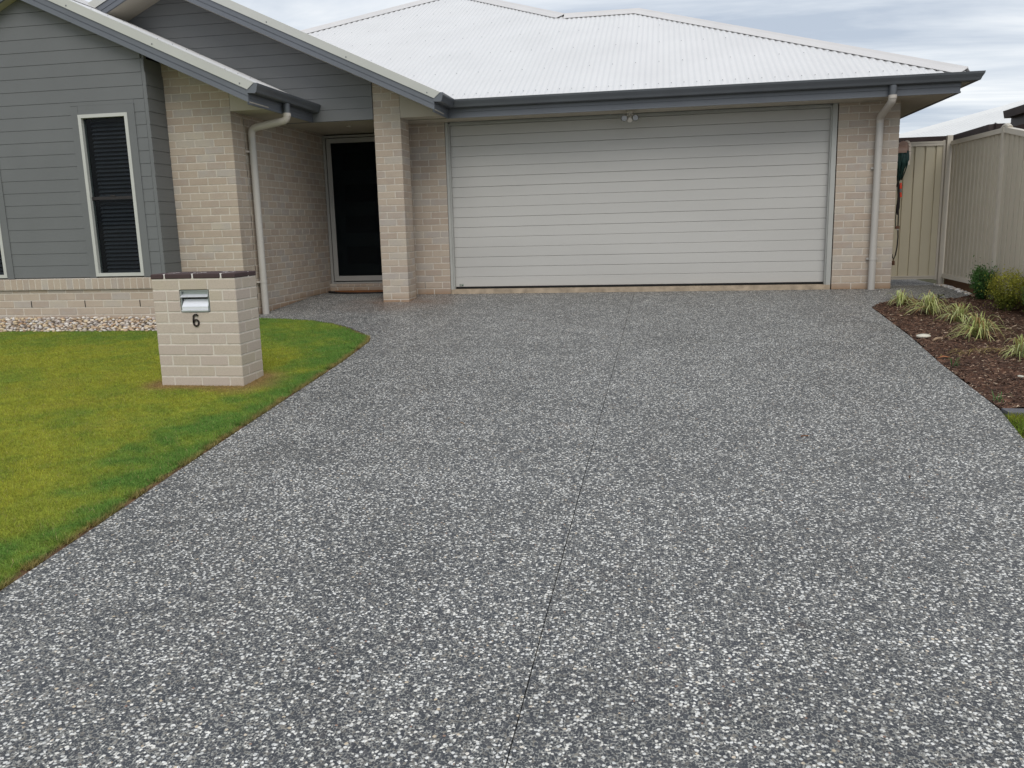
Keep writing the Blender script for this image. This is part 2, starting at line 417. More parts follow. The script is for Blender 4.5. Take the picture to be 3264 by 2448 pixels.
# --- right garage pier
def wallcore(name, mb, mt=None): 
    o = mb.build(name, mt or M_MORTAR, house); return o
RAKE = 0.003
K0, K1 = -2, 25
# right pier and side wall
core = MB(); core.box((-.71 + RAKE, RAKE, -.35), (-RAKE, 3.4, EAVE + .02)).box((-RAKE - .22, 3.4, -.35), (-RAKE, 15.5, EAVE + .02))
w1 = Wall(wallcore('garage_side_wall', core)); WALLS.append(w1)
for k in range(K0, K1 + 1):
    z = k * C_ + J / 2
    h = 0.076 if k < 25 else 0.03
    if k % 2 == 0:
        run_x(w1, [-.715, -.595, -.355, -.115], 0, .11, z, h); w1.brick((-.11, 0, z), (0, .23, z + h)); ys = [.235 + .24 * i for i in range(13)]
    else:
        run_x(w1, [-.715, -.475, -.235, .005], 0, .11, z, h); ys = [.115 + .24 * i for i in range(13)]
    run_y(w1, ys, -.0, -.11, z, h)
# left garage wall
xr = -5.6875
core = MB().box((-6.41 + RAKE, RAKE, -.35), (xr - RAKE, .22, EAVE + .02)).box((-6.41 + RAKE, .22, -.35), (-6.30, .95, EAVE + .02))
w2 = Wall(wallcore('garage_front_wall', core)); WALLS.append(w2)
for k in range(K0, K1 + 1):
    z = k * C_ + J / 2; h = 0.076 if k < 25 else 0.03
    xs = [xr + .005 - .12 - .24 * i for i in range(3)] if k % 2 == 0 else [xr + .005 - .24 * i for i in range(4)]
    if k % 2 == 0: xs = [xr + .005] + xs
    run_x(w2, xs[::-1], 0, .11, z, h)
    run_y(w2, [(.115 if k % 2 else .235) + .24 * i for i in range(4)], -6.41, -6.30, z, h)
# porch column
cx0, cy0 = -6.4307, -.6822
core = MB().box((cx0 + RAKE, cy0 + RAKE, -.4), (cx0 + .35 - RAKE, cy0 + .35 - RAKE, 2.65))
w3 = Wall(wallcore('porch_column', core)); WALLS.append(w3)
for k in range(-3, 31):
    z = k * C_ + J / 2; h = .076
    def cb(x0, y0, x1, y1): w3.brick((cx0 + x0, cy0 + y0, z), (cx0 + x1, cy0 + y1, z + h))
    if k == 30: h = .035
    if k % 2 == 0: cb(0, 0, .23, .11); cb(.24, 0, .35, .23); cb(.12, .24, .35, .35); cb(0, .12, .11, .35)
    else: cb(0, 0, .11, .23); cb(.12, 0, .35, .11); cb(.24, .12, .35, .35); cb(0, .24, .23, .35)
# front left wing: front brick strip and long porch side wall
XE, YE = -7.7035, -1.9497
core = MB()
core.prism([(-8.52, -.4), (XE - RAKE, -.4), (XE - RAKE, zroof1(XE) - .06), (-8.52, zroof1(-8.52) - .06)], 'y', YE + RAKE, YE + .11)
core.box((XE - .20, YE + .11, -.4), (XE - RAKE, -1.655, EAVE + .02)).box((XE - .20, -1.64, -.4), (XE - RAKE, .95, EAVE + .02)).box((XE - .20, -1.66, -.4), (XE - .06, -1.63, EAVE))
w4 = Wall(wallcore('wing_wall', core)); WALLS.append(w4)
for k in range(-4, 34):
    z = k * C_ + J / 2
    xs = [XE + .005] + [XE + .005 - (.24 if k % 2 else .12) - .24 * i for i in range(4)]
    xs = [x for x in xs if x > -8.54] + [-8.545]
    for a, b in zip(xs[1:], xs[:-1]):
        top = min(zroof1(a), zroof1(b)) - .10
        if z > top or b - a < .03: continue
        hh = min(.076, top - z)
        if hh < .02: continue
        depth = .11
        if abs(b - xs[0]) < 1e-6 and k % 2 == 0: depth = .23
        d = random.uniform(-.0012, .0012)
        w4.brick((a + J / 2, YE + d, z), (b - J / 2, YE + depth, z + hh))
    if k <= 25:
        h = 0.076 if k < 25 else 0.03
        st = YE + (.235 if k % 2 == 0 else .115)
        ys = [st]
        nxt = YE + (.235 if k % 2 == 0 else .355) - 0
        if k % 2: run_y(w4, [YE + .115, -1.650], XE, XE - .11, z, h)
        else: run_y(w4, [YE + .235, -1.650], XE, XE - .11, z, h)
        st2 = -1.645 + (0 if k % 2 else .12)
        yy = ([-1.645] if k % 2 == 0 else []) + [st2 + .24 * i for i in range(11)]
        yy = [y for y in yy if y < .88] + [.90]
        run_y(w4, yy, XE, XE - .11, z, h)
MB().box((XE - .05, -1.652, -.2), (XE - .018, -1.644, EAVE)).build('expansion_joint', M_BLACK, house)
# plinth under the grey cladding with a sill of bricks on edge
YP = -2.30
core = MB().box((-11.43, YP + RAKE, -.4), (-8.51 - RAKE, -1.97, .205)).prism([(YP - .0245, .212), (-2.26, .212), (-2.26, .35), (YP - .0245, .333)], 'x', -11.43, -8.515)
w5 = Wall(wallcore('plinth_wall', core)); WALLS.append(w5)
zrow = [(-.262, .076, 0), (-.176, .076, 1), (-.09, .076, 0), (-.004, .076, 1), (.082, .076, 0), (.168, .036, 1)]
for z, h, o in zrow:
    xs = [-8.863 + .24 * 1 + (.12 if o == 0 else 0) - .24 * i for i in range(-1, 12)]
    xs = [x for x in xs if x < -8.56]; xs = [-8.505] + xs
    run_x(w5, xs[::-1], YP, YP + .11, z + J / 2, h)
    run_y(w5, [YP + .115, -1.955], -8.51, -8.62, z + J / 2, h)
for i in range(35):
    x = -8.53 - .0835 * i
    w5.b.append((np.array([x - .037, YP - .005 + .04, .277]), np.array([.0735, .125, .122])))
# door sill: bricks on edge and the course below
core = MB().box((-7.70, .65 + RAKE, -.3), (-6.41, .86, .034))
w6 = Wall(wallcore('door_sill', core)); WALLS.append(w6)
for i in range(15):
    x = -7.705 + .0965 * i
    if x + .09 > -6.41: break
    w6.brick((x + .004, .645, -.003), (x + .092, .76, .038))
run_x(w6, [-7.705, -7.585, -7.345, -7.105, -6.865, -6.625, -6.415], .65, .76, -.070, .060)
run_x(w6, [-7.705, -7.465, -7.225, -6.985, -6.745, -6.505], .65, .76, -.156, .076)

def house_score(c, sz):
    u, v, d = project(c)
    if d < .5 or not (-300 < u < PW + 300 and -300 < v < PH): return 0
    return 1.0
cand = []
for wl in WALLS:
    for c, sz in wl.b:
        u, v, d = project(c)
        vis = 1 if (-60 < u < PW + 60 and -60 < v < PH + 60) else 0
        # apparent face area: faces looking at -y and +x
        ax_ = abs(c[0] - CAM[0]) / d; ay_ = abs(c[1] - CAM[1]) / d
        side = sz[1] * sz[2] * (ax_ if c[0] < CAM[0] else 0); front = sz[0] * sz[2] * ay_
        if wl is w4 and c[1] > YE + .3: front = 0
        if wl is w1 and c[1] > .2: front = 0; side = 0
        if wl is w2 and c[1] > .2: vis = 0
        if wl is w3 and c[1] > cy0 + .2: front = 0
        if wl is w3 and c[0] < cx0 + .2: side = 0
        if wl is w2 and c[0] < -6.28: vis = 0
        if wl in (w1, w2, w3, w4, w5) and c[2] < Gv(c[1]) - .03: vis = 0
        if wl is w4 and c[1] < YE + .3 and c[2] < .42 and c[0] < -7.72: vis = 0
        cand.append((vis * (side + front) / d ** 2, wl, c, sz))
cand.sort(key=lambda t: -t[0])
keep, rest = cand[:300], cand[300:]
for sc_, wl, c, sz in keep:
    mobj('brick', brick_mesh(sz, wl.mat), tuple(c), wl.core)
def joined_bricks(name, lst, parent, mat_):
    vs, fs, tint = [], [], []
    for c, sz in lst:
        me = brick_mesh(sz, mat_); o = len(vs); t = random.random()
        vs += [(v.co.x + c[0], v.co.y + c[1], v.co.z + c[2]) for v in me.vertices]
        fs += [tuple(i + o for i in p.vertices) for p in me.polygons]; tint += [t] * len(me.vertices)
    me = bpy.data.meshes.new(name); wp = WPOS[parent.name]
    me.from_pydata([(x - wp.x, y - wp.y, z - wp.z) for x, y, z in vs], [], fs)
    a = me.attributes.new("tint", 'FLOAT', 'POINT'); a.data.foreach_set('value', tint)
    me.materials.append(mat_)
    return mobj(name, me, wp, parent, kind='stuff')
for wl in WALLS:
    r = [(c, sz) for s_, w_, c, sz in rest if w_ is wl]
    if r: joined_bricks('brickwork', r, wl.core, wl.mat)
# weep holes: open upright joints
for wl, pts in ((w1, [(-.235, 0, 0)]), (w2, [(-6.05, 0, 0)]), (w5, [(-8.863 - .72 * i, YP, -.004) for i in range(4)])):
    for x, y, z in pts:
        MB().box((x - .005, y + .001, z + .004), (x + .005, y + .02, z + .084)).build('weep_hole', M_BLACK, wl.core)
# far walls of the house
MB().box((-12.6, .95, -.4), (-6.3, 1.1, EAVE)).box((-12.6, 1.1, -.4), (-12.4, 15.5, EAVE)).box((-12.4, 15.3, -.4), (-.23, 15.5, EAVE)).box((-12.6, -1.95, -.4), (-12.4, .95, EAVE)).box((-12.4, -1.95, -.4), (-11.43, -1.84, EAVE + .3)).build('rear_wall', M_MORTAR, house)
MB().box((-12.0, -.66, EAVE + .1), (-7.0, -.5, 2.6)).build('lining', M_DARKIN, house)

# --- grey weatherboard walls
def boards(parent, ax_y, x0, x1, z0, pitch, zmax, ztop, holes, edge=None, d0=0.0, name='cladding_board'):
    k = 0
    while z0 + k * pitch < zmax:
        a, b = z0 + k * pitch, z0 + (k + 1) * pitch - .0035
        spans = [(x0, x1)]
        for hx0, hx1, hz0, hz1 in holes:
            if b > hz0 + .01 and a < hz1 - .01:
                ns = []
                for s0, s1 in spans:
                    if hx0 > s0: ns.append((s0, min(s1, hx0)))
                    if hx1 < s1: ns.append((max(s0, hx1), s1))
                spans = [s_ for s_ in ns if s_[1] - s_[0] > .01]
        for s0, s1 in spans:
            poly = [(s0, a), (s1, a), (s1, b), (s0, b)]
            for cl in ztop: poly = clip_poly(poly, *cl)
            if len(poly) < 3: continue
            # board face leans out a touch at its foot
            n = len(poly)
            f = [(p[0], ax_y - .016 + .003 * (p[1] - a) / pitch, p[1]) for p in poly]; r = [(p[0], ax_y + .004, p[1]) for p in poly]
            mb = MB(); mb.loft(f, r); mb.build(name, M_CLAD, parent)
        k += 1
YC = -2.28
PITCH = .1408; ZB = .355
wins = [(-9.385, -8.765), (-11.18, -10.575)]
holes = [(a - .09, b + .09, ZB - .01, 2.326) for a, b in wins]
slope1 = [(TAN, 1, zroof1(-9.95) - .075 - TAN * 9.95), (-TAN, 1, zroof1(-9.95) - .075 + TAN * 9.95)]
# backing with openings for the windows
cw = MB()
yb0, yb1 = YC + .004, YC + .05
ztopx = lambda x: zroof1(x) - .08
for a, b in ((-11.43, -11.18), (-10.575, -9.385), (-8.765, -8.512)):
    cw.prism([(a, .345), (b, .345), (b, 2.188), (a, 2.188)], 'y', yb0, yb1)
cw.prism([(-11.43, 2.188), (-8.512, 2.188), (-8.512, ztopx(-8.512)), (-9.95, ztopx(-9.95)), (-11.43, ztopx(-11.43))], 'y', yb0, yb1)
cw.box((-8.56, yb1, .345), (-8.512, YE, 2.75)).box((-11.43, yb1, .345), (-11.38, YE, 2.75))
cladw = cw.build('cladding_wall', M_CLAD, house)
boards(cladw, YC, -11.40, -8.546, ZB, PITCH, 3.8, slope1, holes)
MB().prism([(-8.544, .35), (-8.509, .35), (-8.509, 2.735), (-8.544, 2.75)], 'y', YC - .013, YC + .004).build('corner_trim', M_CLAD, cladw)
k = 0
while ZB + k * PITCH < 2.6:
    a = ZB + k * PITCH
    MB().prism([(-8.511, a), (-8.499, a), (-8.502, a + PITCH - .0035), (-8.511, a + PITCH - .0035)], 'y', YC - .0129, YE - .002).build('cladding_board', M_CLAD, cladw)
    k += 1
for a, b in wins:
    MB().box((a - .09, YC - .0185, .349), (a, YC + .003, 2.278)).build('window_trim', M_CLAD, cladw)
    MB().box((b, YC - .024, .349), (b + .09, YC + .003, 2.278)).build('window_trim', M_CLAD, cladw)
    MB().box((a + .001, YC - .0165, 2.188), (b - .001, YC + .003, 2.280)).box((a - .09, YC - .0165, 2.281), (b + .09, YC + .003, 2.3225)).build('window_trim', M_CLAD, cladw)
    wn = empty('window', ((a + b) / 2, YC, .36), house)
    t = .038
    fr = MB()
    z0, z1 = .360, 2.185
    fr.box((a, YC - .03, z0), (a + t, YC + .05, z1)).box((b - t, YC - .03, z0), (b, YC + .05, z1)).box((a + t, YC - .03, z0), (b - t, YC + .05, z0 + t)).box((a + t, YC - .03, z1 - t), (b - t, YC + .05, z1))
    fr.build('window_frame', M_WFRAME, wn)
    rl = MB().box((a + t, YC + .005, 1.238), (b - t, YC + .028, 1.272)).box(((a + b) / 2 - .03, YC - .003, 1.272), ((a + b) / 2 + .03, YC + .012, 1.287)).build('meeting_rail', M_RAIL, wn)
    MB().box((a + t, YC + .014, z0 + t), (b - t, YC + .019, z1 - t)).build('window_pane', M_GLASS, wn)
    MB().box((a - .05, YC + .30, z0 - .1), (b + .05, YC + .32, z1 + .1)).box((a - .05, YC + .05, z0 - .1), (a - .03, YC + .30, z1 + .1)).box((b + .03, YC + .05, z0 - .1), (b + .05, YC + .30, z1 + .1)).build('window_recess', M_DARKIN, wn)
    zz = z0 + t + .02
    slat = None
    while zz < z1 - t:
        if slat is None:
            smb = MB()
            wx = (b - a) / 2 - t - .035; ca = math.radians(38)
            pr = [(-.024, 0), (-.008, .004), (.008, .004), (.024, 0), (.008, .0015), (-.008, .0015)]
            pts = [(p[0] * math.cos(ca) - p[1] * math.sin(ca), p[0] * math.sin(ca) + p[1] * math.cos(ca)) for p in pr]
            smb.prism(pts, 'x', -wx, wx)
            slat = smb.mesh('blind_slat', M_BLIND, (0, 0, 0))
        mobj('blind_slat', slat, ((a + b) / 2 + .012, YC + .085, zz + random.uniform(-.001, .001)), wn)
        zz += .046

# portico gable
slope2 = [(TAN, 1, zroof2(-9.05) - .075 - TAN * 9.05), (-TAN, 1, zroof2(-9.05) - .075 + TAN * 9.05)]
YG = -.68
pc = MB().prism([(-12.4, 2.188), (cx0 - .002, 2.188), (cx0 - .002, zroof2(cx0) - .085), (-9.05, zroof2(-9.05) - .085), (-12.4, zroof2(-12.4) - .085)], 'y', YG + .004, YG + .05).build('portico_gable_wall', M_CLAD, house)
boards(pc, YG, -12.3, cx0 - .004, 2.186, .1408, 4.2, slope2, [])

# --- barge boards, capping, soffits, roofs, gutters
def barge(name, xa, xb, half, zr, yb, ysoff, ge):
    """xa apex x; right eave at xb; zr(x) roof height; board plane at yb"""
    for sgn in (1, -1):
        xe = xa + sgn * half
        def P(x, dz): return (x, zr(x) + dz)
        mb = MB(); x_end = xe - sgn * .04
        for z0_, z1_, y0_ in ((-.205, -.150, -.022), (-.150, -.140, -.010), (-.140, -.074, -.018)):
            if sgn > 0: poly = [P(xa, z0_), P(x_end, z0_), P(x_end, z1_), P(xa, z1_)]
            else: poly = [P(x_end, z0_), P(xa, z0_), P(xa, z1_), P(x_end, z1_)]
            mb.prism(poly, 'y', yb + y0_, yb + .004)
        mb.build('barge_board', M_FASCIA, house)
        cp = MB()
        x_c = xe + sgn * .035
        poly = [P(xa, -.074), P(x_end, -.074), P(x_c, .022), P(xa, .022)]
        if sgn < 0: poly = poly[::-1]
        cp.prism(poly, 'y', yb - .030, yb - .024)
        t0 = [(xa, yb - .030, zr(xa) + .022), (x_c, yb - .030, zr(x_c) + .022), (x_c, yb + .15, zr(x_c) + .020), (xa, yb + .15, zr(xa) + .020)]
        t1 = [(p[0], p[1], p[2] + .006) for p in t0]
        if sgn < 0: t0 = t0[::-1]; t1 = t1[::-1]
        cp.loft(t0, t1)
        cobj = cp.build('barge_capping', M_CAP, house)
        sc = MB(); x = x_end - sgn * .08
        while (x - xa) * sgn > .1:
            sc.box((x - .006, yb - .035, zr(x) - .050), (x + .006, yb - .030, zr(x) - .038))
            x -= sgn * .98
        sc.build('screw', M_SCREW, cobj)
        # sloping soffit lining under the overhang
        so = MB(); a3 = [(xa, yb + .004, zr(xa) - .205), (x_end, yb + .004, zr(x_end) - .205), (x_end, ysoff, zr(x_end) - .205), (xa, ysoff, zr(xa) - .205)]
        b3 = [(p[0], p[1], p[2] + .012) for p in a3]
        so.loft(a3, b3); so.build('gable_soffit', M_SOFFIT, house)
barge('g1', -9.95, -7.19, 2.76, zroof1, -2.41, YE - .001, None)
barge('g2', -9.05, -5.47, 3.58, zroof2, -1.13, YG - .02, None)

def corr(u0, u1, low, high, fmap, step=.0095, pitch=.076, amp=.0065, rows=1):
    us = np.arange(u0, u1, step); vs = []; fs = []
    for u in us:
        h = amp * math.cos(2 * math.pi * u / pitch)
        lo, hi = low(u), max(high(u), low(u) + 1e-4)
        vs.append(fmap(u, lo, h)); vs.append(fmap(u, hi, h))
    for i in range(len(us) - 1):
        a, b = 2 * i, 2 * i + 2
        if high(us[i]) - low(us[i]) < 1e-3 and high(us[i + 1]) - low(us[i + 1]) < 1e-3: continue
        fs.append((a, b, b + 1, a + 1))
    return vs, fs
AX, AY = -6.805, 5.695
def p_high(x):
    if x < AX: return AY + (x - AX)
    if x < -4.43: return AY - (x - AX)
    if x < -3.22: return 3.32
    return 3.32 - (x + 3.22)
def p_low(x):
    if x > -5.47: return -.53
    if x > -9.05: return -.5 + (-5.47 - x)
    return -.5 + max(0, x + 12.63)
TH = math.atan(TAN); SN, CS = math.sin(TH), math.cos(TH)
roof = MB()
v, f = corr(-12.98, .64, p_low, p_high, lambda u, t, h: (u, t - h * SN, zroofP(t) + h * CS)); roof.add(v, f)
# front left gable: both slopes run along x
v, f = corr(-2.40, -.70, lambda y: 0, lambda y: 2.79, lambda u, t, h: (-9.95 + t + h * SN, u, zroof1(-9.95 + t) + h * CS)); roof.add(v, f)
v, f = corr(-2.40, -.70, lambda y: 0, lambda y: 2.79, lambda u, t, h: (-9.95 - t - h * SN, u, zroof1(-9.95 - t) + h * CS)); roof.add(v, [q[::-1] for q in f])
# portico gable
v, f = corr(-1.12, 3.05, lambda y: 0, lambda y: min(3.61, 3.58 - max(0, y + .5)), lambda u, t, h: (-9.05 + t + h * SN, u, zroof2(-9.05 + t) + h * CS)); roof.add(v, f)
v, f = corr(-1.12, 3.05, lambda y: 0, lambda y: min(3.61, 3.58 - max(0, y + .5)), lambda u, t, h: (-9.05 - t - h * SN, u, zroof2(-9.05 - t) + h * CS)); roof.add(v, [q[::-1] for q in f])
# garage hip end and the rear slopes
ZR = zroofP(3.32)
v, f = corr(-.5, 7.14, lambda y: -abs(y - 3.32), lambda y: 0, lambda u, t, h: (-3.22 - t - 0 if False else -3.22 + (-t), u, ZR + TAN * t + h)) if False else ([], [])
def hipx(u, t, h): return (t, u, ZR - TAN * (t + 3.22) + h * CS)
v, f = corr(-.48, 7.12, lambda y: -3.22 + abs(y - 3.32), lambda y: .66, hipx); roof.add(v, f)
roof.add([(-4.43, 3.32, ZR), (-3.22, 3.32, ZR), (.58, 7.12, zroofP(-.48)), (-.63, 7.12, zroofP(-.48))], [(0, 1, 2, 3)])
ZA = zroofP(AY)
roof.add([(AX, AY, ZA), (-4.43, 3.32, ZR), (-.63, 7.12, zroofP(-.48)), (-.63, 16, zroofP(-.48)), (AX, 16, ZA)], [(0, 1, 2, 3, 4)])
roof.add([(AX, AY, ZA), (AX, 16, ZA), (-12.98, 16, zroofP(-.48)), (-12.98, -.48, zroofP(-.48))], [(0, 1, 2, 3)])
roof.add([(AX, 16, ZA), (-.63, 16, 2.4), (-12.98, 16, 2.4)], [(0, 1, 2)])
roofo = roof.build('roof', M_ROOF, house, smooth='auto')
# hip and ridge capping
def hipcap(name, p0, p1, d0, d1, wd=.17, lift=.022):
    p0, p1 = Vector(p0), Vector(p1); d0, d1 = Vector(d0).normalized() * wd, Vector(d1).normalized() * wd
    t = (p1 - p0).normalized()
    def ring(p):
        a = p + d0 + Vector((0, 0, lift - .006)); a2 = p + d0 * .25 + Vector((0, 0, lift + .010)); c = p + Vector((0, 0, lift + .030)); b2 = p + d1 * .25 + Vector((0, 0, lift + .010)); b = p + d1 + Vector((0, 0, lift - .006))
        return [a, a2, c, b2, b, b - Vector((0, 0, .004)), p + Vector((0, 0, lift + .012)), a - Vector((0, 0, .004))]
    mb = MB(); mb.loft(ring(p0), ring(p1)); return mb.build(name, M_RIDGE, roofo)
S45 = .7071
dn_front = Vector((0, -1, -TAN)); dn_right = Vector((1, 0, -TAN)); dn_left = Vector((-1, 0, -TAN)); dn_back = Vector((0, 1, -TAN))
def perp(hip, down):
    h_ = Vector(hip).normalized(); d = down - h_ * down.dot(h_); return d
hR = Vector((.60, -.50, zroofP(-.5))) - Vector((-3.22, 3.32, ZR))
hipcap('hip_capping', (.57, -.47, zroofP(-.47)), (-3.22, 3.32, ZR), perp(hR, dn_front), perp(hR, dn_right))
hipcap('ridge_capping', (-3.22, 3.32, ZR), (-4.43, 3.32, ZR), dn_front, dn_back)
hM = Vector((-4.43, 3.32, ZR)) - Vector((AX, AY, ZA))
hipcap('hip_capping', (-4.43, 3.32, ZR), (AX, AY, ZA), perp(hM, dn_front), perp(hM, dn_right))
hL = Vector((-13.0, -.5, zroofP(-.5))) - Vector((AX, AY, ZA))
hipcap('hip_capping', (-13.0, -.5, zroofP(-.5)), (AX, AY, ZA), perp(hL, dn_front), perp(hL, dn_left))
hipcap('ridge_capping', (AX, AY, ZA), (AX, 16, ZA), dn_left, dn_right)
hipcap('ridge_capping', (-9.95, -2.43, zroof1(-9.95)), (-9.95, -.70, zroof1(-9.95)), dn_left, dn_right)
hipcap('ridge_capping', (-9.05, -1.15, zroof2(-9.05)), (-9.05, 3.05, zroof2(-9.05)), dn_left, dn_right)
# roofing screws on the crests
sc = MB()
def screw(p): sc.add([(p[0] - .006, p[1] - .006, p[2]), (p[0] + .006, p[1] - .006, p[2]), (p[0] + .006, p[1] + .006, p[2] + .005), (p[0] - .006, p[1] + .006, p[2] + .005), (p[0], p[1], p[2] + .010)], [(0, 1, 4), (1, 2, 4), (2, 3, 4), (3, 0, 4)])
for r_, y in enumerate((-.34, .55, 1.45, 2.35, 3.2, 4.1, 5.0)):
    k = -170
    while k * .076 < .5:
        x = k * .076
        if x > -12.9 and p_low(x) + .12 < y < p_high(x) - .2: screw((x, y - .008 * SN, zroofP(y) + .009))
        k += 2 if r_ == 0 else 4
for y in np.arange(-2.2, -.8, .304):
    for t in (.6, 1.4, 2.2, 2.68): screw((-9.95 + t, round(y / .076) * .076, zroof1(-9.95 + t) + .009))
sc.build('roof_screws', M_SCREW, roofo, kind='stuff')

# fascia, gutters
def gut_profile(d):   # quad gutter section: (out, z); out measured from the fascia line
    return [(0.004, 2.300), (.060, 2.292), (.088, 2.302), (.098, 2.330), (.118, 2.368), (.122, 2.392), (.112, 2.392), (.108, 2.372), (.088, 2.335), (.078, 2.310), (.060, 2.302), (.010, 2.308), (.010, 2.386), (0.004, 2.386)]
def gutter_run(p0, p1, outd, name='gutter', m0=0.0, m1=0.0):
    """p0->p1 along the fascia; outd outward unit (x,y); m0/m1: extra length at profile distance (mitre)"""
    d = (Vector((p1[0] - p0[0], p1[1] - p0[1], 0))).normalized()
    pr = gut_profile(0)
    A = [(p0[0] + outd[0] * o - d.x * m0 * o, p0[1] + outd[1] * o - d.y * m0 * o, z) for o, z in pr]
    B = [(p1[0] + outd[0] * o + d.x * m1 * o, p1[1] + outd[1] * o + d.y * m1 * o, z) for o, z in pr]
    mb = MB(); mb.loft(A, B)
    return mb.build(name, M_GUTTER, house)
def fascia_run(p0, p1, outd, m0=0., m1=0., zt=2.37):
    pr = [(-.018, 2.180), (.004, 2.180), (.004, 2.196), (-.002, 2.200), (-.002, 2.246), (.003, 2.252), (.003, zt), (-.018, zt)]
    d = (Vector((p1[0] - p0[0], p1[1] - p0[1], 0))).normalized()
    A = [(p0[0] + outd[0] * o - d.x * m0 * o, p0[1] + outd[1] * o - d.y * m0 * o, z) for o, z in pr]
    B = [(p1[0] + outd[0] * o + d.x * m1 * o, p1[1] + outd[1] * o + d.y * m1 * o, z) for o, z in pr]
    return MB().loft(A, B).build('fascia_board', M_FASCIA, house)
XF2, XF1, XFR, YF = -5.52, -7.235, .515, -.455
gutter_run((XF2, YF), (XFR + .09, YF), (0, -1), m0=-1, m1=1)
gutter_run((XF2, -1.145), (XF2, YF), (1, 0), m1=-1)
gutter_run((XFR + .09, YF), (XFR + .09, 15.9), (1, 0), m0=1)
MB().box((XFR + .004, YF + .002, 2.288), (XFR + .092, 15.9, 2.299)).build('eave_lining', M_SOFFIT, house)
gutter_run((XF1, -2.425), (XF1, -.70), (1, 0))
fascia_run((XF2, YF), (XFR, YF), (0, -1), m0=-1, m1=1)
fascia_run((XF2, -1.128), (XF2, YF), (1, 0), m1=-1)
fascia_run((XFR, YF), (XFR, 15.9), (1, 0), m0=1)
fascia_run((XF1, -2.408), (XF1, -.70), (1, 0))
# gutter stop ends
for xx, yy in ((XF2, -1.150), (XF1, -2.430)):
    MB().prism([(xx + .0, 2.294), (xx + .090, 2.288), (xx + .104, 2.305), (xx + .126, 2.392), (xx + .05, 2.398), (xx + .0, 2.34)], 'y', yy - .003, yy + .003).build('gutter_stop_end', M_FASCIA, house)
# flat soffits and the triangular gable returns
sf = MB()
sf.box((XF2 - .004, YF + .018, EAVE), (XFR - .018, -.002, EAVE + .012)).box((.002, 0, EAVE), (XFR - .018, 15.4, EAVE + .012))
sf.box((XF1 - .005, -2.20, EAVE + .0), (XF1 - .018, -1.95, EAVE + .012)) if False else None
sf.box((XE - .01, YE - .0, EAVE), (XF1 - .018, -.68, EAVE + .012))
sf.box((XE - .01, -.68, EAVE), (cx0 - .002, .95, EAVE + .012))
sf.box((cx0 - .0, cy0 + .352, EAVE), (-6.40, .95, EAVE + .012)); sf.box((cx0 + .352, cy0, EAVE), (XF2 - .018, YF + .016, EAVE + .012)); sf.box((cx0, cy0 + .352, EAVE + .001), (XF2 - .006, -.002, EAVE + .013))
sf.build('soffit', M_SOFFIT, house)
MB().prism([(cx0 + .352, EAVE + .001), (XF2 - .02, EAVE + .001), (XF2 - .02, zroof2(XF2) - .17), (cx0 + .352, zroof2(cx0 + .352) - .17)], 'y', cy0 + .002, cy0 + .012).build('gable_return', M_SOFFIT, house)
MB().prism([(XE + .002, EAVE + .001), (XF1 - .02, EAVE + .001), (XF1 - .02, zroof1(XF1) - .17), (XE + .002, zroof1(XE) - .17)], 'y', YE + .002, YE + .012).build('gable_return', M_SOFFIT, house)
# overhanging eave box in front of the returns
MB().box((XF2 - .018, -1.125, EAVE + .06), (XF2 - .03, YF, 2.36)).box((XF1 - .018, -2.40, EAVE + .06), (XF1 - .03, -.7, 2.36)).build('eave_lining', M_SOFFIT, house)

# --- garage door
gd = empty('garage_door', (-3.2, .10, -.02), house)
XL, XR_ = -5.655, -.775
zs = [.009 + .1339 * i for i in range(17)]
for i in range(16):
    a, b = zs[i], zs[i + 1]
    g = .0013 if i % 4 else .0004
    pr = [(.125, a + g), (.104, a + g), (.100, a + g + .004), (.100, b - g - .004), (.104, b - g), (.125, b - g)]
    MB().prism(pr, 'x', XL, XR_).build('door_panel', M_DOOR, gd)
MB().box((XL, .118, .0), (XR_, .14, 2.16)).build('door_backing', M_BLACK, gd)
MB().box((XL, .102, -.012), (XR_, .13, .009)).build('door_seal', M_BLACK, gd)
fr = MB()
fr.box((-5.682, .004, -.02), (-5.648, .10, EAVE)).box((-5.648, .030, -.02), (-5.634, .098, EAVE - .02))
fr.box((-.778, .004, -.02), (-.722, .10, EAVE)).box((-.792, .030, -.02), (-.778, .098, EAVE - .02))
fr.box((-5.634, .055, 2.152), (-.792, .12, EAVE))
fr.build('garage_door_frame', M_JAMB, gd)
MB().box((-5.68, -.004, -.3), (-.725, .16, -.020)).build('concrete_threshold', M_CONC, gd)
bd = MB().box((-5.583, .0955, .020), (-5.530, .0995, .046)); bd.mi = 1
bd.box((-5.575, .0945, .036), (-5.54, .0955, .041)).box((-5.575, .0945, .026), (-5.55, .0955, .030))
bd.build('badge', [M_BADGE, M_PLWHITE], gd)

# --- front door
fd = empty('front_door', (-7.1, .70, .04), house)
x0, x1 = -7.70, -6.41
f_ = MB().box((x0 + .005, .70, .040), (x0 + .042, .80, 2.17)).box((x0 + .042, .70, 2.140), (x1, .80, 2.17)).box((x0 + .042, .695, .040), (x1, .80, .062)).build('door_frame', M_DFRAME, fd)
s_ = MB().box((x0 + .052, .712, .078), (x0 + .118, .745, 2.130)).box((x0 + .118, .712, .078), (x1 - .05, .745, .152)).box((x0 + .118, .712, 2.065), (x1 - .05, .745, 2.130)).box((x1 - .11, .712, .152), (x1 - .05, .745, 2.065))
scr = s_.build('screen_door', M_DFRAME, fd)
MB().box((x0 + .118, .722, .152), (x1 - .11, .727, 2.065)).build('mesh_panel', M_MESH, scr)
MB().box((x0 + .125, .70, .95), (x0 + .16, .712, 1.08)).build('door_handle', M_GREYP, scr) if False else None
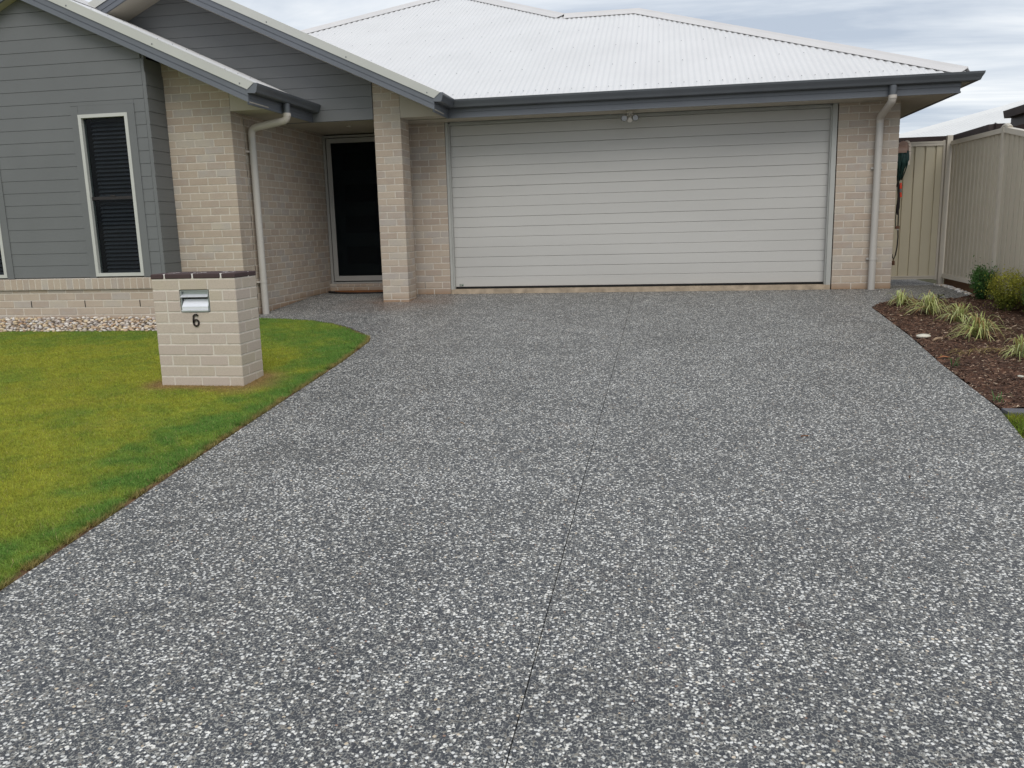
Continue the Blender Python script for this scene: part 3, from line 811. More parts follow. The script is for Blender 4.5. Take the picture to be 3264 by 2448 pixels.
lf = MB().box((x0 + .05, .800, .060), (x1, .840, 2.16)).build('door_leaf', M_DARKDOOR, fd)
for i in range(4):
    MB().box((x0 + .25, .792, .33 + .45 * i), (x1 - .25, .799, .58 + .45 * i)).build('glass_strip', M_GLASS, lf)
MB().box((x0, .86, -.1), (x1, .88, EAVE)).build('hall_backing', M_DARKIN, fd)

# --- downpipes
def arc_pts(p0, p1, p2, r, n=6):
    """round the corner at p1"""
    p0, p1, p2 = map(Vector, (p0, p1, p2)); a = (p0 - p1).normalized(); b = (p2 - p1).normalized()
    A = p1 + a * r; B = p1 + b * r; out = []
    for i in range(n + 1):
        t = i / n; out.append((A * (1 - t) + p1 * t) * (1 - t) + (p1 * (1 - t) + B * t) * t)
    return out
def downpipe(px, py, zb, ex, ey, clips, rings):
    d = empty('downpipe', (px, py, zb), house)
    top = Vector((ex, ey, 2.295)); k1_ = Vector((ex, ey, 2.11)); k2_ = Vector((px, py, 2.035)); bot = Vector((px, py, zb))
    if abs(ex - px) < .1: k1_.z = 2.12; k2_.z = 2.0
    MB().tube([top, (ex, ey, 2.165)], .041, 20).build('outlet_spout', M_GUTTER, d, smooth='auto')
    pts = [Vector((ex, ey, 2.185))] + arc_pts((ex, ey, 2.185), k1_, k2_, .06) + arc_pts(k1_, k2_, bot, .07) + [Vector((px, py, 1.93))]
    MB().tube(pts, .0435, 24).tube([(ex, ey, 2.187), (ex, ey, 2.150)], .0465, 24).build('pipe_elbow', M_PIPET, d, smooth='auto')
    MB().tube([(px, py, 1.965), (px, py, zb - .02)], .042, 24).build('pipe', M_PIPE, d, smooth='auto')
    for z in rings: MB().tube([(px, py, z - .012), (px, py, z + .012)], .0455, 24).build('pipe_coupling', M_PIPE, d, smooth='auto')
    return d
d1 = downpipe(-7.645, -1.585, G(0, -1.6), -7.185, -1.58, [], [.225])
for z in (1.765, .225): MB().box((XE - .0, -1.66, z - .011), (-7.67, -1.60, z + .011)).build('pipe_bracket', M_PIPET, d1)
d2 = downpipe(-.243, -.058, -.08, -.225, -.505, [], [.293, 1.66])
for z in (.30, 1.4): MB().box((-.31, -.03, z - .012), (-.18, -.001, z + .012)).build('pipe_bracket', M_PIPE, d2)

# ------------------------------------------------------------------ mailbox pillar
MX, MY, MZ = -6.812, -5.1545, -.3042
mbx = empty('mailbox_pillar', (MX + .355, MY + .175, -.37), label='cream brick letterbox pillar with dark brick cap standing on the front lawn', cat='mailbox')
core = MB()
core.box((MX + RAKE, MY + RAKE, -.48), (MX + .71 - RAKE, MY + .35 - RAKE, .210)).box((MX + RAKE, MY + RAKE, .388), (MX + .71 - RAKE, MY + .35 - RAKE, .482))
core.box((MX + RAKE, MY + RAKE, .210), (MX + .228, MY + .35 - RAKE, .388)).box((MX + .482, MY + RAKE, .210), (MX + .71 - RAKE, MY + .35 - RAKE, .388)).box((MX + .228, MY + .14, .210), (MX + .482, MY + .35 - RAKE, .388))
body = core.build('pillar_mortar', mat("pillar_mortar", (.61, .56, .49), 0.95, 0.05, 30, bump=0.6, bscale=220), mbx)
mw = Wall(body, M_MBRICK)
for k in range(-2, 9):
    z = MZ + k * C_ + J / 2
    def bx(x0, y0, x1, y1): mw.brick((MX + x0, MY + y0 + random.uniform(-.0015, .0015), z), (MX + x1, MY + y1, z + .076))
    if k % 2 == 0 and k not in (6,):      # half, full, full, half with corner headers running back
        if k == 0 or k == 2 or k == 4 or k == 8:
            pass
    fulls = k in (8, 4, 2, 0, -2)
    if fulls:
        bx(0, 0, .23, .11); bx(.24, 0, .47, .11); bx(.48, 0, .71, .11)
        bx(.60, .12, .71, .35); bx(0, .12, .11, .35); bx(.12, .24, .35, .35); bx(.36, .24, .59, .35)
    elif k in (6, 7):
        if k == 7: bx(0, 0, .11, .23); bx(.12, 0, .225, .11); bx(.485, 0, .59, .11); bx(.60, 0, .71, .23); bx(.48, .24, .71, .35)
        else: bx(0, 0, .11, .23); bx(.12, 0, .225, .11); bx(.485, 0, .71, .11); bx(.60, .12, .71, .35)
        bx(0, .24, .23, .35); bx(.24, .24, .47, .35)
    else:
        bx(0, 0, .11, .23); bx(.12, 0, .35, .11); bx(.36, 0, .59, .11); bx(.60, 0, .71, .23); bx(.48, .24, .71, .35); bx(.24, .24, .47, .35); bx(0, .24, .23, .35)
for c, sz in mw.b: mobj('brick', brick_mesh(sz, M_MBRICK), tuple(c), body)
capm = MB().box((MX + .006, MY + .006, .470), (MX + .704, MY + .344, .5118)).build('cap_mortar', M_MORTARW, mbx)
zc0, zc1 = .4745, .513
for a, b, c_, d_ in ((-.004, -.004, .105, .225), (.118, -.004, .345, .107), (.359, -.004, .586, .107), (.600, -.004, .714, .225), (-.004, .239, .225, .354), (.239, .239, .47, .354), (.484, .239, .714, .354), (.118, .121, .345, .226), (.359, .121, .586, .226)):
    sz = np.array([c_ - a, d_ - b, zc1 - zc0]); ctr = np.array([MX + (a + c_) / 2, MY + (b + d_) / 2, (zc0 + zc1) / 2 + random.uniform(-.0008, .0008)])
    mobj('cap_brick', brick_mesh(sz, M_CAPB, .006), tuple(ctr), capm)
# letter slot
sl = empty('letter_slot', (-6.455, MY, .214), mbx)
xa, xb = MX + .236, MX + .474
MB().box((xa, MY + .004, .216), (xa + .006, MY + .13, .382)).box((xb - .006, MY + .004, .216), (xb, MY + .13, .382)).box((xa + .006, MY + .004, .376), (xb - .006, MY + .13, .382)).box((xa + .006, MY - .006, .214), (xb - .006, MY + .13, .222)).build('slot_frame', M_STEELD, sl)
MB().box((xa + .006, MY + .10, .222), (xb - .006, MY + .13, .376)).build('slot_back', M_BLACK, sl)
MB().loft([(xa + .008, MY + .030, .374), (xb - .008, MY + .030, .374), (xb - .008, MY + .026, .374), (xa + .008, MY + .026, .374)], [(xa + .008, MY + .030, .345), (xb - .008, MY + .030, .345), (xb - .008, MY + .026, .345), (xa + .008, MY + .026, .345)]).build('upper_plate', M_STEELD, sl)
MB().loft([(xa + .008, MY + .030, .347), (xb - .008, MY + .030, .347), (xb - .008, MY + .026, .350), (xa + .008, MY + .026, .350)], [(xa + .002, MY - .010, .330), (xb - .002, MY - .010, .330), (xb - .002, MY - .010, .334), (xa + .002, MY - .010, .334)]).build('slot_flap', M_STEEL, sl)
MB().loft([(xa + .014, MY + .034, .310), (xb - .010, MY + .034, .310), (xb - .010, MY + .031, .313), (xa + .014, MY + .031, .313)], [(xa + .008, MY + .002, .252), (xb - .008, MY + .002, .252), (xb - .008, MY - .001, .255), (xa + .008, MY - .001, .255)]).build('chute_plate', M_STEEL, sl)
MB().box((xa + .008, MY - .001, .230), (xb - .008, MY + .003, .253)).box((xa + .006, MY - .012, .2225), (xb - .006, MY + .003, .2285)).build('lower_plate', M_STEEL, sl)
# house number 6
six = []
ncx, ncz = -6.4565, .150
R6 = .0225; th = .0125; lower = (ncx, ncz - .0225)
bw = MB()
def strip(pts, wdt):
    pts = [Vector((p[0], 0, p[1])) for p in pts]
    L_, R_ = [], []
    for i, p in enumerate(pts):
        t = (pts[min(i + 1, len(pts) - 1)] - pts[max(i - 1, 0)]).normalized(); nrm = Vector((-t.z, 0, t.x))
        L_.append(p + nrm * wdt / 2); R_.append(p - nrm * wdt / 2)
    for i in range(len(pts) - 1):
        q = [L_[i], L_[i + 1], R_[i + 1], R_[i]]
        y0_, y1_ = MY - .010, MY - .002
        bw.loft([(v.x, y0_, v.z) for v in q], [(v.x, y1_, v.z) for v in q])
ring = [(lower[0] + .0215 * math.cos(a), lower[1] + .0245 * math.sin(a)) for a in np.linspace(0, 2 * math.pi, 33)]
strip(ring, .0125)
arc = [(ncx - .0215, lower[1])] + [(ncx - .0215, ncz + .004), (ncx - .0195, ncz + .018)] + [(ncx + .001 + .0205 * math.cos(a), ncz + .0225 + .0205 * math.sin(a)) for a in np.linspace(math.radians(165), math.radians(28), 12)]
strip(arc, .0125)
bw.build('number_six', M_NUM, mbx)

# ------------------------------------------------------------------ ground, driveway
MB().add([(-80, -80, -.16 - .057 * 80), (80, -80, -.16 - .057 * 80), (80, 0, -.16), (-80, 0, -.16), (80, 120, -.16), (-80, 120, -.16)], [(0, 1, 2, 3), (3, 2, 4, 5)]).build('ground', M_GROUND, kind='structure')

def agg_mat():
    M = bpy.data.materials.new("exposed_aggregate"); M.use_nodes = True
    t = M.node_tree; n = t.nodes; l = t.links.new
    b = n["Principled BSDF"]; b.inputs['Specular IOR Level'].default_value = 0.35
    geo = n.new("ShaderNodeNewGeometry")
    nd = n.new("ShaderNodeTexNoise"); nd.inputs['Scale'].default_value = 70; nd.inputs['Detail'].default_value = 2; l(geo.outputs['Position'], nd.inputs['Vector'])
    vm = n.new("ShaderNodeVectorMath"); vm.operation = 'SCALE'; l(nd.outputs['Color'], vm.inputs[0]); vm.inputs['Scale'].default_value = 0.008
    va = n.new("ShaderNodeVectorMath"); va.operation = 'ADD'; l(geo.outputs['Position'], va.inputs[0]); l(vm.outputs[0], va.inputs[1])
    def vor(scale, feat):
        v = n.new("ShaderNodeTexVoronoi"); v.voronoi_dimensions = '2D'; v.feature = feat; v.inputs['Scale'].default_value = scale; l(va.outputs[0], v.inputs['Vector']); return v
    def rmp(val, a, b_, lo, hi):
        m_ = n.new("ShaderNodeMapRange"); m_.inputs[1].default_value = a; m_.inputs[2].default_value = b_; m_.inputs[3].default_value = lo; m_.inputs[4].default_value = hi; l(val, m_.inputs[0]); return m_.outputs[0]
    def mixc(fac, a, b_):
        m_ = n.new("ShaderNodeMix"); m_.data_type = 'RGBA'; l(fac, m_.inputs[0])
        for i, q in ((6, a), (7, b_)):
            if isinstance(q, tuple): m_.inputs[i].default_value = (*q, 1)
            else: l(q, m_.inputs[i])
        return m_.outputs[2]
    def mul(a, b_):
        m_ = n.new("ShaderNodeMath"); m_.operation = 'MULTIPLY'; l(a, m_.inputs[0])
        if isinstance(b_, float): m_.inputs[1].default_value = b_
        else: l(b_, m_.inputs[1])
        return m_.outputs[0]
    # small dark basalt stones in a pale matrix
    v1 = vor(108, 'F1'); v3 = vor(175, 'F1')
    sep = n.new("ShaderNodeSeparateColor"); l(v1.outputs['Color'], sep.inputs[0])
    ramp = n.new("ShaderNodeValToRGB"); l(sep.outputs[0], ramp.inputs[0])
    el = ramp.color_ramp.elements; ramp.color_ramp.interpolation = 'CONSTANT'
    el[0].position = 0; el[0].color = (.042, .045, .052, 1); el[1].position = .9; el[1].color = (.66, .64, .59, 1)
    for p, c in ((.35, (.055, .058, .064)), (.58, (.078, .077, .080)), (.72, (.13, .122, .11)), (.80, (.20, .185, .16)), (.87, (.36, .345, .315))):
        q = el.new(p); q.color = (*c, 1)
    def blob(v_, sepc, lo, hi):
        rad = rmp(sepc.outputs[1], 0, 1, lo, hi)
        df = n.new("ShaderNodeMath"); df.operation = 'SUBTRACT'; l(rad, df.inputs[0]); l(v_.outputs['Distance'], df.inputs[1])
        return rmp(df.outputs[0], -.03, .04, 0, 1)
    inside = blob(v1, sep, .30, .66)
    sep3 = n.new("ShaderNodeSeparateColor"); l(v3.outputs['Color'], sep3.inputs[0])
    ins3 = blob(v3, sep3, .12, .58)
    nm = n.new("ShaderNodeTexNoise"); nm.inputs['Scale'].default_value = 210; nm.inputs['Detail'].default_value = 3; l(geo.outputs['Position'], nm.inputs['Vector'])
    matrix = mixc(rmp(nm.outputs[0], .3, .7, 0, 1), (.19, .19, .176), (.34, .335, .312))
    matrix = mixc(ins3, matrix, (.060, .062, .066))
    c1 = mixc(inside, matrix, ramp.outputs[0])
    # larger white quartz stones
    v2 = vor(66, 'F1'); sep2 = n.new("ShaderNodeSeparateColor"); l(v2.outputs['Color'], sep2.inputs[0])
    npat = n.new("ShaderNodeTexNoise"); npat.inputs['Scale'].default_value = 5; npat.inputs['Detail'].default_value = 4; l(geo.outputs['Position'], npat.inputs['Vector'])
    sh = n.new("ShaderNodeMath"); sh.operation = 'MULTIPLY_ADD'; l(npat.outputs[0], sh.inputs[0]); sh.inputs[1].default_value = .55; l(sep2.outputs[1], sh.inputs[2])
    isw = rmp(sh.outputs[0], 1.115, 1.12, 0, 1); near = rmp(v2.outputs['Distance'], .33, .40, 1, 0)
    wf = mul(isw, near)
    wr = n.new("ShaderNodeValToRGB"); l(sep2.outputs[2], wr.inputs[0])
    el = wr.color_ramp.elements; el[0].position = 0; el[0].color = (.50, .50, .48, 1); el[1].position = 1; el[1].color = (.80, .79, .75, 1)
    q = el.new(.93); q.color = (.70, .69, .66, 1); q = el.new(.95); q.color = (.50, .41, .29, 1); q = el.new(.985); q.color = (.58, .5, .40, 1)
    c2 = mixc(wf, c1, wr.outputs[0])
    # broad mottling, and red-brown dirt patches
    nb = n.new("ShaderNodeTexNoise"); nb.inputs['Scale'].default_value = 1.6; nb.inputs['Detail'].default_value = 6; nb.inputs['Roughness'].default_value = .65; l(geo.outputs['Position'], nb.inputs['Vector'])
    ncl = n.new("ShaderNodeTexNoise"); ncl.inputs['Scale'].default_value = 38; ncl.inputs['Detail'].default_value = 3; ncl.inputs['Roughness'].default_value = .7; l(geo.outputs['Position'], ncl.inputs['Vector'])
    hs = n.new("ShaderNodeHueSaturation"); l(c2, hs.inputs['Color']); l(mul(rmp(nb.outputs[0], .3, .7, .92, 1.24), rmp(ncl.outputs[0], .32, .68, .84, 1.18)), hs.inputs['Value'])
    nr = n.new("ShaderNodeTexNoise"); nr.inputs['Scale'].default_value = 3.1; nr.inputs['Detail'].default_value = 7; nr.inputs['Roughness'].default_value = .7; l(geo.outputs['Position'], nr.inputs['Vector'])
    # soil washed out around the porch column and along the house
    sp = n.new("ShaderNodeSeparateXYZ"); l(geo.outputs['Position'], sp.inputs[0])
    vd = n.new("ShaderNodeVectorMath"); vd.operation = 'DISTANCE'; l(geo.outputs['Position'], vd.inputs[0]); vd.inputs[1].default_value = (-6.2, -.75, -.12)
    d1_ = rmp(vd.outputs['Value'], .25, .95, .55, 0)
    dirt = n.new("ShaderNodeMath"); dirt.operation = 'MULTIPLY_ADD'; l(rmp(nr.outputs[0], .62, .80, 0, .28), dirt.inputs[0]); dirt.inputs[1].default_value = 1; l(mul(d1_, rmp(nr.outputs[0], .35, .6, .3, 1)), dirt.inputs[2])
    c3 = mixc(dirt.outputs[0], hs.outputs[0], (.20, .115, .07))
    l(c3, b.inputs['Base Color'])
    l(rmp(nr.outputs[0], .3, .7, .36, .56), b.inputs['Roughness'])
    hgt = n.new("ShaderNodeMath"); hgt.operation = 'ADD'; l(mul(inside, 0.6), hgt.inputs[0]); l(wf, hgt.inputs[1])
    bp_ = n.new("ShaderNodeBump"); bp_.inputs['Strength'].default_value = 0.7; bp_.inputs['Distance'].default_value = 0.0025
    l(hgt.outputs[0], bp_.inputs['Height']); l(bp_.outputs[0], b.inputs['Normal'])
    return M
M_AGG = agg_mat()
drive = empty('driveway', (-3.2, -6.0, G(0, -6)), kind='structure')
def slab(pts, name='concrete_slab'):
    """polygon in plan, split at y = 0 where the fall begins"""
    mb = MB()
    for cl, flat in (((0, 1, 0), False), ((0, -1, 0), True)):
        p = clip_poly(pts, *cl)
        if len(p) < 3: continue
        top = [(x, y, G(x, y)) for x, y in p]; bot = [(x, y, G(x, y) - .10) for x, y in p]
        mb.loft(bot, top)
    o = mb.build(name, M_AGG, drive); return o
cut = lambda y: -3.198 - .0068 * (-y - 1.2)
left = [(-3.244 - .003 - .02, -13.0), (cut(-1.2) - .002, -1.2), (cut(0) - .002, 0.0 - .006), (-5.6, -.006), (-5.62, 0.0), (-6.40, .0), (-6.40, .66), (-7.69, .66), (-7.69, -1.868), (-7.494, -1.883), (-7.15, -1.96), (-6.81, -2.08), (-6.50, -2.27), (-6.20, -2.55), (-5.98, -2.82), (-5.82, -3.02), (-5.735, -3.18), (-5.687, -3.36), (-5.655, -3.7), (-5.61, -4.3), (-5.572, -5.27), (-5.545, -6.0), (-5.50, -7.1), (-5.465, -7.8), (-5.433, -8.47), (-5.41, -9.0), (-5.28, -13.0)]
right = [(-3.278 + .002, -13.0), (-1.0, -13.0), (-.92, -8.0), (-.842, -6.232), (-.745, -5.6), (-.70, -4.32), (-.62, -3.2), (-.575, -1.9), (-.565, -1.52), (-.54, -1.40), (-.46, -1.28), (-.254, -1.117), (.029, -.962), (.483, -.862), (.66, -.72), (.74, -.55), (.745, 4.0), (.01, 4.0), (.01, -.006), (cut(0) + .002, -.006), (cut(-1.2) + .002, -1.2)]
left[0] = (-3.278 - .002, -13.0)
slab(left); slab(right)
MB().loft([(-3.31, -13, G(0, -13) - .06), (-3.15, -13, G(0, -13) - .06), (-3.15, 0, -.14), (-3.31, 0, -.14)], [(-3.31, -13, G(0, -13) - .012), (-3.15, -13, G(0, -13) - .012), (-3.15, 0, -.092), (-3.31, 0, -.092)]).build('joint_filler', M_BLACK, drive)

def in_poly(x, y, poly):
    x = np.asarray(x); y = np.asarray(y); c = np.zeros(x.shape, bool); n = len(poly)
    for i in range(n):
        x1, y1 = poly[i]; x2, y2 = poly[(i + 1) % n]
        if y1 == y2: continue
        m_ = ((y1 > y) != (y2 > y)) & (x < (x2 - x1) * (y - y1) / (y2 - y1) + x1)
        c ^= m_
    return c
def pebbles_np(px, py, pz, rx, ry, rz, rot, cols, name, material):
    """flattened octahedral pebbles with 2 rings"""
    base = [(math.cos(a), math.sin(a), 0) for a in np.linspace(0, 2 * math.pi, 7)[:-1]] + [(.62 * math.cos(a + .5), .62 * math.sin(a + .5), .75) for a in np.linspace(0, 2 * math.pi, 5)[:-1]] + [(0, 0, 1)]
    base = np.array(base); n = len(px)
    tr = []
    for i in range(6):
        j = int(round(i * 4 / 6)) % 4; tr.append((i, (i + 1) % 6, 6 + j))
    tr += [(1, 6 + 1, 6 + 0), (2, 6 + 1, 1)] if False else []
    # stitch outer ring (6) to inner ring (4)
    tr = [(0, 1, 6), (1, 7, 6), (1, 2, 7), (2, 3, 7), (3, 8, 7), (3, 4, 8), (4, 9, 8), (4, 5, 9), (5, 0, 9), (0, 6, 9), (6, 7, 10), (7, 8, 10), (8, 9, 10), (9, 6, 10)]
    tr = np.array(tr)
    jit = 1 + RNG.uniform(-.18, .18, (n, len(base), 3))
    P = base[None] * jit
    X = P[:, :, 0] * rx[:, None]; Y = P[:, :, 1] * ry[:, None]; Z = P[:, :, 2] * rz[:, None]
    c, s_ = np.cos(rot)[:, None], np.sin(rot)[:, None]
    V = np.stack([px[:, None] + X * c - Y * s_, py[:, None] + X * s_ + Y * c, pz[:, None] + Z], -1).reshape(-1, 3)
    T = (tr[None] + (np.arange(n) * len(base))[:, None, None]).reshape(-1, 3)
    return np_mesh(name, V, T, material, np.repeat(cols, len(base), 0), smooth=False)
M_PEB = attr_mat("pebble_stone", rough=0.6, spec=0.3, bump=0.3)
# proud stones of the aggregate where they show largest
n = 150000
px = RNG.uniform(-7.8, .7, n); py = -10.1 + 10.6 * RNG.random(n) ** 1.2
ok = (in_poly(px, py, left) | in_poly(px, py, right)) & (np.abs(px - (-3.198 - .0068 * (-py - 1.2))) > .009)
d_ = np.stack([px, py, Gv(py)], -1) - CAM
dz = d_ @ FW; uu = PW / 2 + F_PX * (d_ @ R2) / dz; vv = PH / 2 - F_PX * (d_ @ U2) / dz
ok &= (uu > -250) & (uu < PW + 250) & (vv < PH + 200) & (dz > .5)
ok &= RNG.random(n) < np.clip(.62 + .55 * smoothn(px, py, 2.6, 4, 4), .08, 1)
px, py = px[ok], py[ok]; n = len(px)
kind_ = RNG.random(n)
cols = np.empty((n, 3))
cols[:] = np.array([.68, .67, .635]); 
cols[kind_ < .52] = (.046, .049, .056); cols[(kind_ >= .52) & (kind_ < .62)] = (.13, .12, .11)
cols[(kind_ > .62) & (kind_ < .86)] = (.27, .265, .245); cols[kind_ > .982] = (.46, .37, .27); cols[(kind_ > .95) & (kind_ <= .975)] = (.26, .17, .13)
cols *= RNG.uniform(.82, 1.15, (n, 1))
rr = RNG.uniform(.0026, .0046, n) * np.where(kind_ > .86, 1.35, 1.0)
me = pebbles_np(px, py, Gv(py) - .0012, rr, rr * RNG.uniform(.75, 1, n), rr * .42 + .0008, RNG.uniform(0, 6.28, n), cols, 'exposed_stones', M_PEB)
wp = WPOS[drive.name]
for o_ in (mobj('exposed_stones', me, (0, 0, 0), drive, kind='stuff'),): pass

# ------------------------------------------------------------------ lawn
lawn_poly = [(-16, -13.0), (-5.30, -13.0), (-5.43, -9.0), (-5.453, -8.47), (-5.485, -7.8), (-5.52, -7.1), (-5.565, -6.0), (-5.592, -5.27), (-5.63, -4.3), (-5.675, -3.7), (-5.707, -3.36), (-5.755, -3.18), (-5.84, -3.03), (-6.0, -2.84), (-6.22, -2.57), (-6.51, -2.29), (-6.82, -2.10), (-7.16, -1.98), (-7.50, -1.905), (-7.69, -1.885), (-7.70, -1.965), (-8.35, -1.965), (-8.42, -2.72), (-16, -2.66)]
def grass_colour(x, y):
    n1_ = smoothn(x, y, 1.1, 1.0); n2_ = smoothn(x, y, 3.3, 5.0, 3)
    edge = np.interp(y, [-13, -9, -8.47, -7.1, -6.0, -5.27, -4.3, -3.7, -3.36, -3.1], [-5.30, -5.43, -5.453, -5.52, -5.565, -5.592, -5.63, -5.675, -5.707, -5.79])
    de = edge - x
    n3_ = smoothn(x, y, 9.0, 3.0, 3)
    g = np.clip(1 - (de - .02 - .22 * n2_) / .5, 0, 1) * .72 + np.clip((y + 3.9) / .7, 0, 1) * .5 + .28 * n1_ + .28 * n2_ + .24 * n3_
    g = np.clip(g + .14, 0, 1)
    g = np.where(x > -6.1, np.clip(g + .2, 0, 1), g)
    yellow = np.array([.41, .43, .060]); green = np.array([.165, .30, .060]); olive = np.array([.42, .37, .09])
    c = yellow * (1 - g)[:, None] + green * g[:, None]
    o = np.clip(smoothn(x, y, 1.9, 9.0, 3) * 1.3 - .45, 0, 1) * (1 - g) * .35
    c = c * (1 - o)[:, None] + olive * o[:, None]
    # dry ring round the brick pillar
    dxm = np.maximum(np.maximum(MX - x, x - (MX + .71)), 0); dym = np.maximum(np.maximum(MY - y, y - (MY + .35)), 0)
    dm = np.hypot(dxm, dym) + .05 * smoothn(x, y, 7, 2)
    side = np.where((x > MX + .6) & (y < MY + .35), 1.0, .55)
    br = np.clip(1 - (dm - .05) / (.22 * side + .05), 0, 1) * .9
    br = np.maximum(br, np.clip(1 - (de + .02 * n3_) / .035, 0, 1) * .7)
    c = c * (1 - br)[:, None] + np.array([.40, .26, .12]) * br[:, None]
    return c, br
gx = np.arange(-13.5, -5.2, .05); gy = np.arange(-12.5, -1.8, .05)
X, Y = np.meshgrid(gx, gy); xs, ys = X.ravel(), Y.ravel()
col, _ = grass_colour(xs, ys)
idx = np.arange(len(xs)).reshape(X.shape)
Q = np.stack([idx[:-1, :-1], idx[:-1, 1:], idx[1:, 1:], idx[1:, :-1]], -1).reshape(-1, 4)
cxm = xs[Q].mean(1); cym = ys[Q].mean(1)
lp2 = [(a - (.03 if a > -9 else 0), b - .0) for a, b in lawn_poly]
Q = Q[in_poly(cxm, cym, lp2)]
V = np.stack([xs, ys, Gv(ys) + .004 * smoothn(xs, ys, 6, 3) - .004], -1)
M_GRASS = attr_mat("grass_blades", rough=0.65, spec=0.15, trans=0.35)
M_LAWN = attr_mat("lawn_thatch", rough=0.95, spec=0.05)
# brown soil strip beneath, seen where the turf stops short of the paving
soil_poly = [(x + (.045 if x > -9 else 0), y + (.03 if -7 < x < -5.7 and y > -3.4 else 0)) for x, y in lawn_poly]
MB().loft([(x, y, G(x, y) - .055) for x, y in soil_poly], [(x, y, G(x, y) - .009) for x, y in soil_poly]).build('lawn_soil', M_SOIL, kind='structure')
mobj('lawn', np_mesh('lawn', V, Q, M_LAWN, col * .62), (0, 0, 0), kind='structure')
def blades(n, sampler, ln, wd, name, label, colf, zoff=0.0, colv=.36, cull=True):
    x, y = sampler(n)
    d_ = np.stack([x, y, Gv(y)], -1) - CAM; dz = d_ @ FW
    uu = PW / 2 + F_PX * (d_ @ R2) / dz; vv = PH / 2 - F_PX * (d_ @ U2) / dz
    ok = (dz > .6) & (uu > -300) & (uu < PW + 300) & (vv < PH + 250) & (vv > 700)
    if cull: x, y = x[ok], y[ok]
    n = len(x)
    c, br = colf(x, y)
    L_ = RNG.uniform(.6, 1.25, n) * ln * (1 - .45 * br); W_ = RNG.uniform(.7, 1.3, n) * wd
    an = RNG.uniform(0, 2 * np.pi, n); ca, sa = np.cos(an), np.sin(an)
    la = RNG.uniform(0, 2 * np.pi, n); lean = RNG.uniform(.25, 1.15, n) * L_
    z0 = Gv(y) - .004 + zoff
    b0 = np.stack([x - ca * W_ / 2, y - sa * W_ / 2, z0], -1); b1 = np.stack([x + ca * W_ / 2, y + sa * W_ / 2, z0], -1)
    tip = np.stack([x + np.cos(la) * lean, y + np.sin(la) * lean, z0 + np.sqrt(np.maximum(L_ ** 2 - (lean * .8) ** 2, (.3 * L_) ** 2))], -1)
    V = np.stack([b0, b1, tip], 1).reshape(-1, 3); T = np.arange(3 * n).reshape(-1, 3)
    f = RNG.uniform(1 - colv, 1 + colv, (n, 1)) * (1 + .26 * smoothn(x, y, 34, 8, 3))[:, None]; hue = RNG.uniform(-.12, .12, (n, 1)) * np.array([1.0, .15, 0.])
    cc = np.clip(c * f + c * hue, 0, 1); strawm = RNG.random(n) < .05; cc[strawm] = np.array([.42, .36, .16]) * f[strawm]
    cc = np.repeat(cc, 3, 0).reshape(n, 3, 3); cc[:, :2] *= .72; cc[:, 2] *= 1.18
    return mobj(name, np_mesh(name, V, T, M_GRASS, cc.reshape(-1, 3)), (0, 0, 0), **label)
def s_lawn(n):
    d = 1.5 + 9.2 * RNG.random(n) ** .8            # distance from the camera
    y = CAM[1] + d; x = -5.3 - RNG.random(n) * np.clip(.6 * (d - .5) + .3, .3, 6.5)
    ok = in_poly(x, y, lawn_poly)
    dxm = (x > MX - .0) & (x < MX + .71) & (y > MY) & (y < MY + .35)
    ok &= ~dxm
    return x[ok], y[ok]
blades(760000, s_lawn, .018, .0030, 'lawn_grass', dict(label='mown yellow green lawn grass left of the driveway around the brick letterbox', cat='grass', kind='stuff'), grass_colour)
# longer tufts leaning over the driveway edge and against the pillar
def s_edge(n):
    t = RNG.random(n); yy = -9.6 + t * 6.5
    ex = np.interp(yy, [-13, -9, -8.47, -7.1, -6.0, -5.27, -4.3, -3.7, -3.36, -3.1], [-5.30, -5.43, -5.453, -5.52, -5.565, -5.592, -5.63, -5.675, -5.707, -5.79])
    x = ex - np.abs(RNG.normal(0, .05, n)) + .012; ok = smoothn(yy, yy * 0, 9, 2) > -.2
    return x[ok], yy[ok]
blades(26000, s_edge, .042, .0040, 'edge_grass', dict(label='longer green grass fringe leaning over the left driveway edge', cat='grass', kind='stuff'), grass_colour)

# right-hand verge beyond the plastic edging
def s_verge(n):
    y = -5.74 - RNG.random(n) * 4.2; x = -.93 + RNG.random(n) * 3.4
    ok = x > np.interp(y, [-10, -8.3, -6.232, -5.6], [-.95, -.92, -.845, -.735])
    return x[ok], y[ok]
def verge_col(x, y):
    g = np.clip(.5 + .5 * smoothn(x, y, 4, 2), 0, 1)[:, None]
    return np.array([.28, .30, .03]) * (1 - g) + np.array([.09, .22, .028]) * g, np.zeros(len(x))
M_VSOIL = mat("verge_thatch", (.13, .15, .035), 0.95, 0.3, 5, bump=0.7, bscale=60, col2=(.10, .075, .03))
MB().loft([(-1.05, -13, G(0, -13) - .06), (6, -13, G(0, -13) - .06), (6, -5.735, G(0, -5.735) - .06), (-.74, -5.735, G(0, -5.735) - .06)], [(-1.0, -13, G(0, -13) - .010), (6, -13, G(0, -13) - .010), (6, -5.735, G(0, -5.735) - .010), (-.735, -5.735, G(0, -5.735) - .010)]).build('verge_soil', M_VSOIL, kind='structure')
blades(170000, s_verge, .035, .004, 'verge_grass', dict(label='patch of green grass right of the driveway beyond the plastic edging', cat='grass', kind='stuff'), verge_col, cull=False)

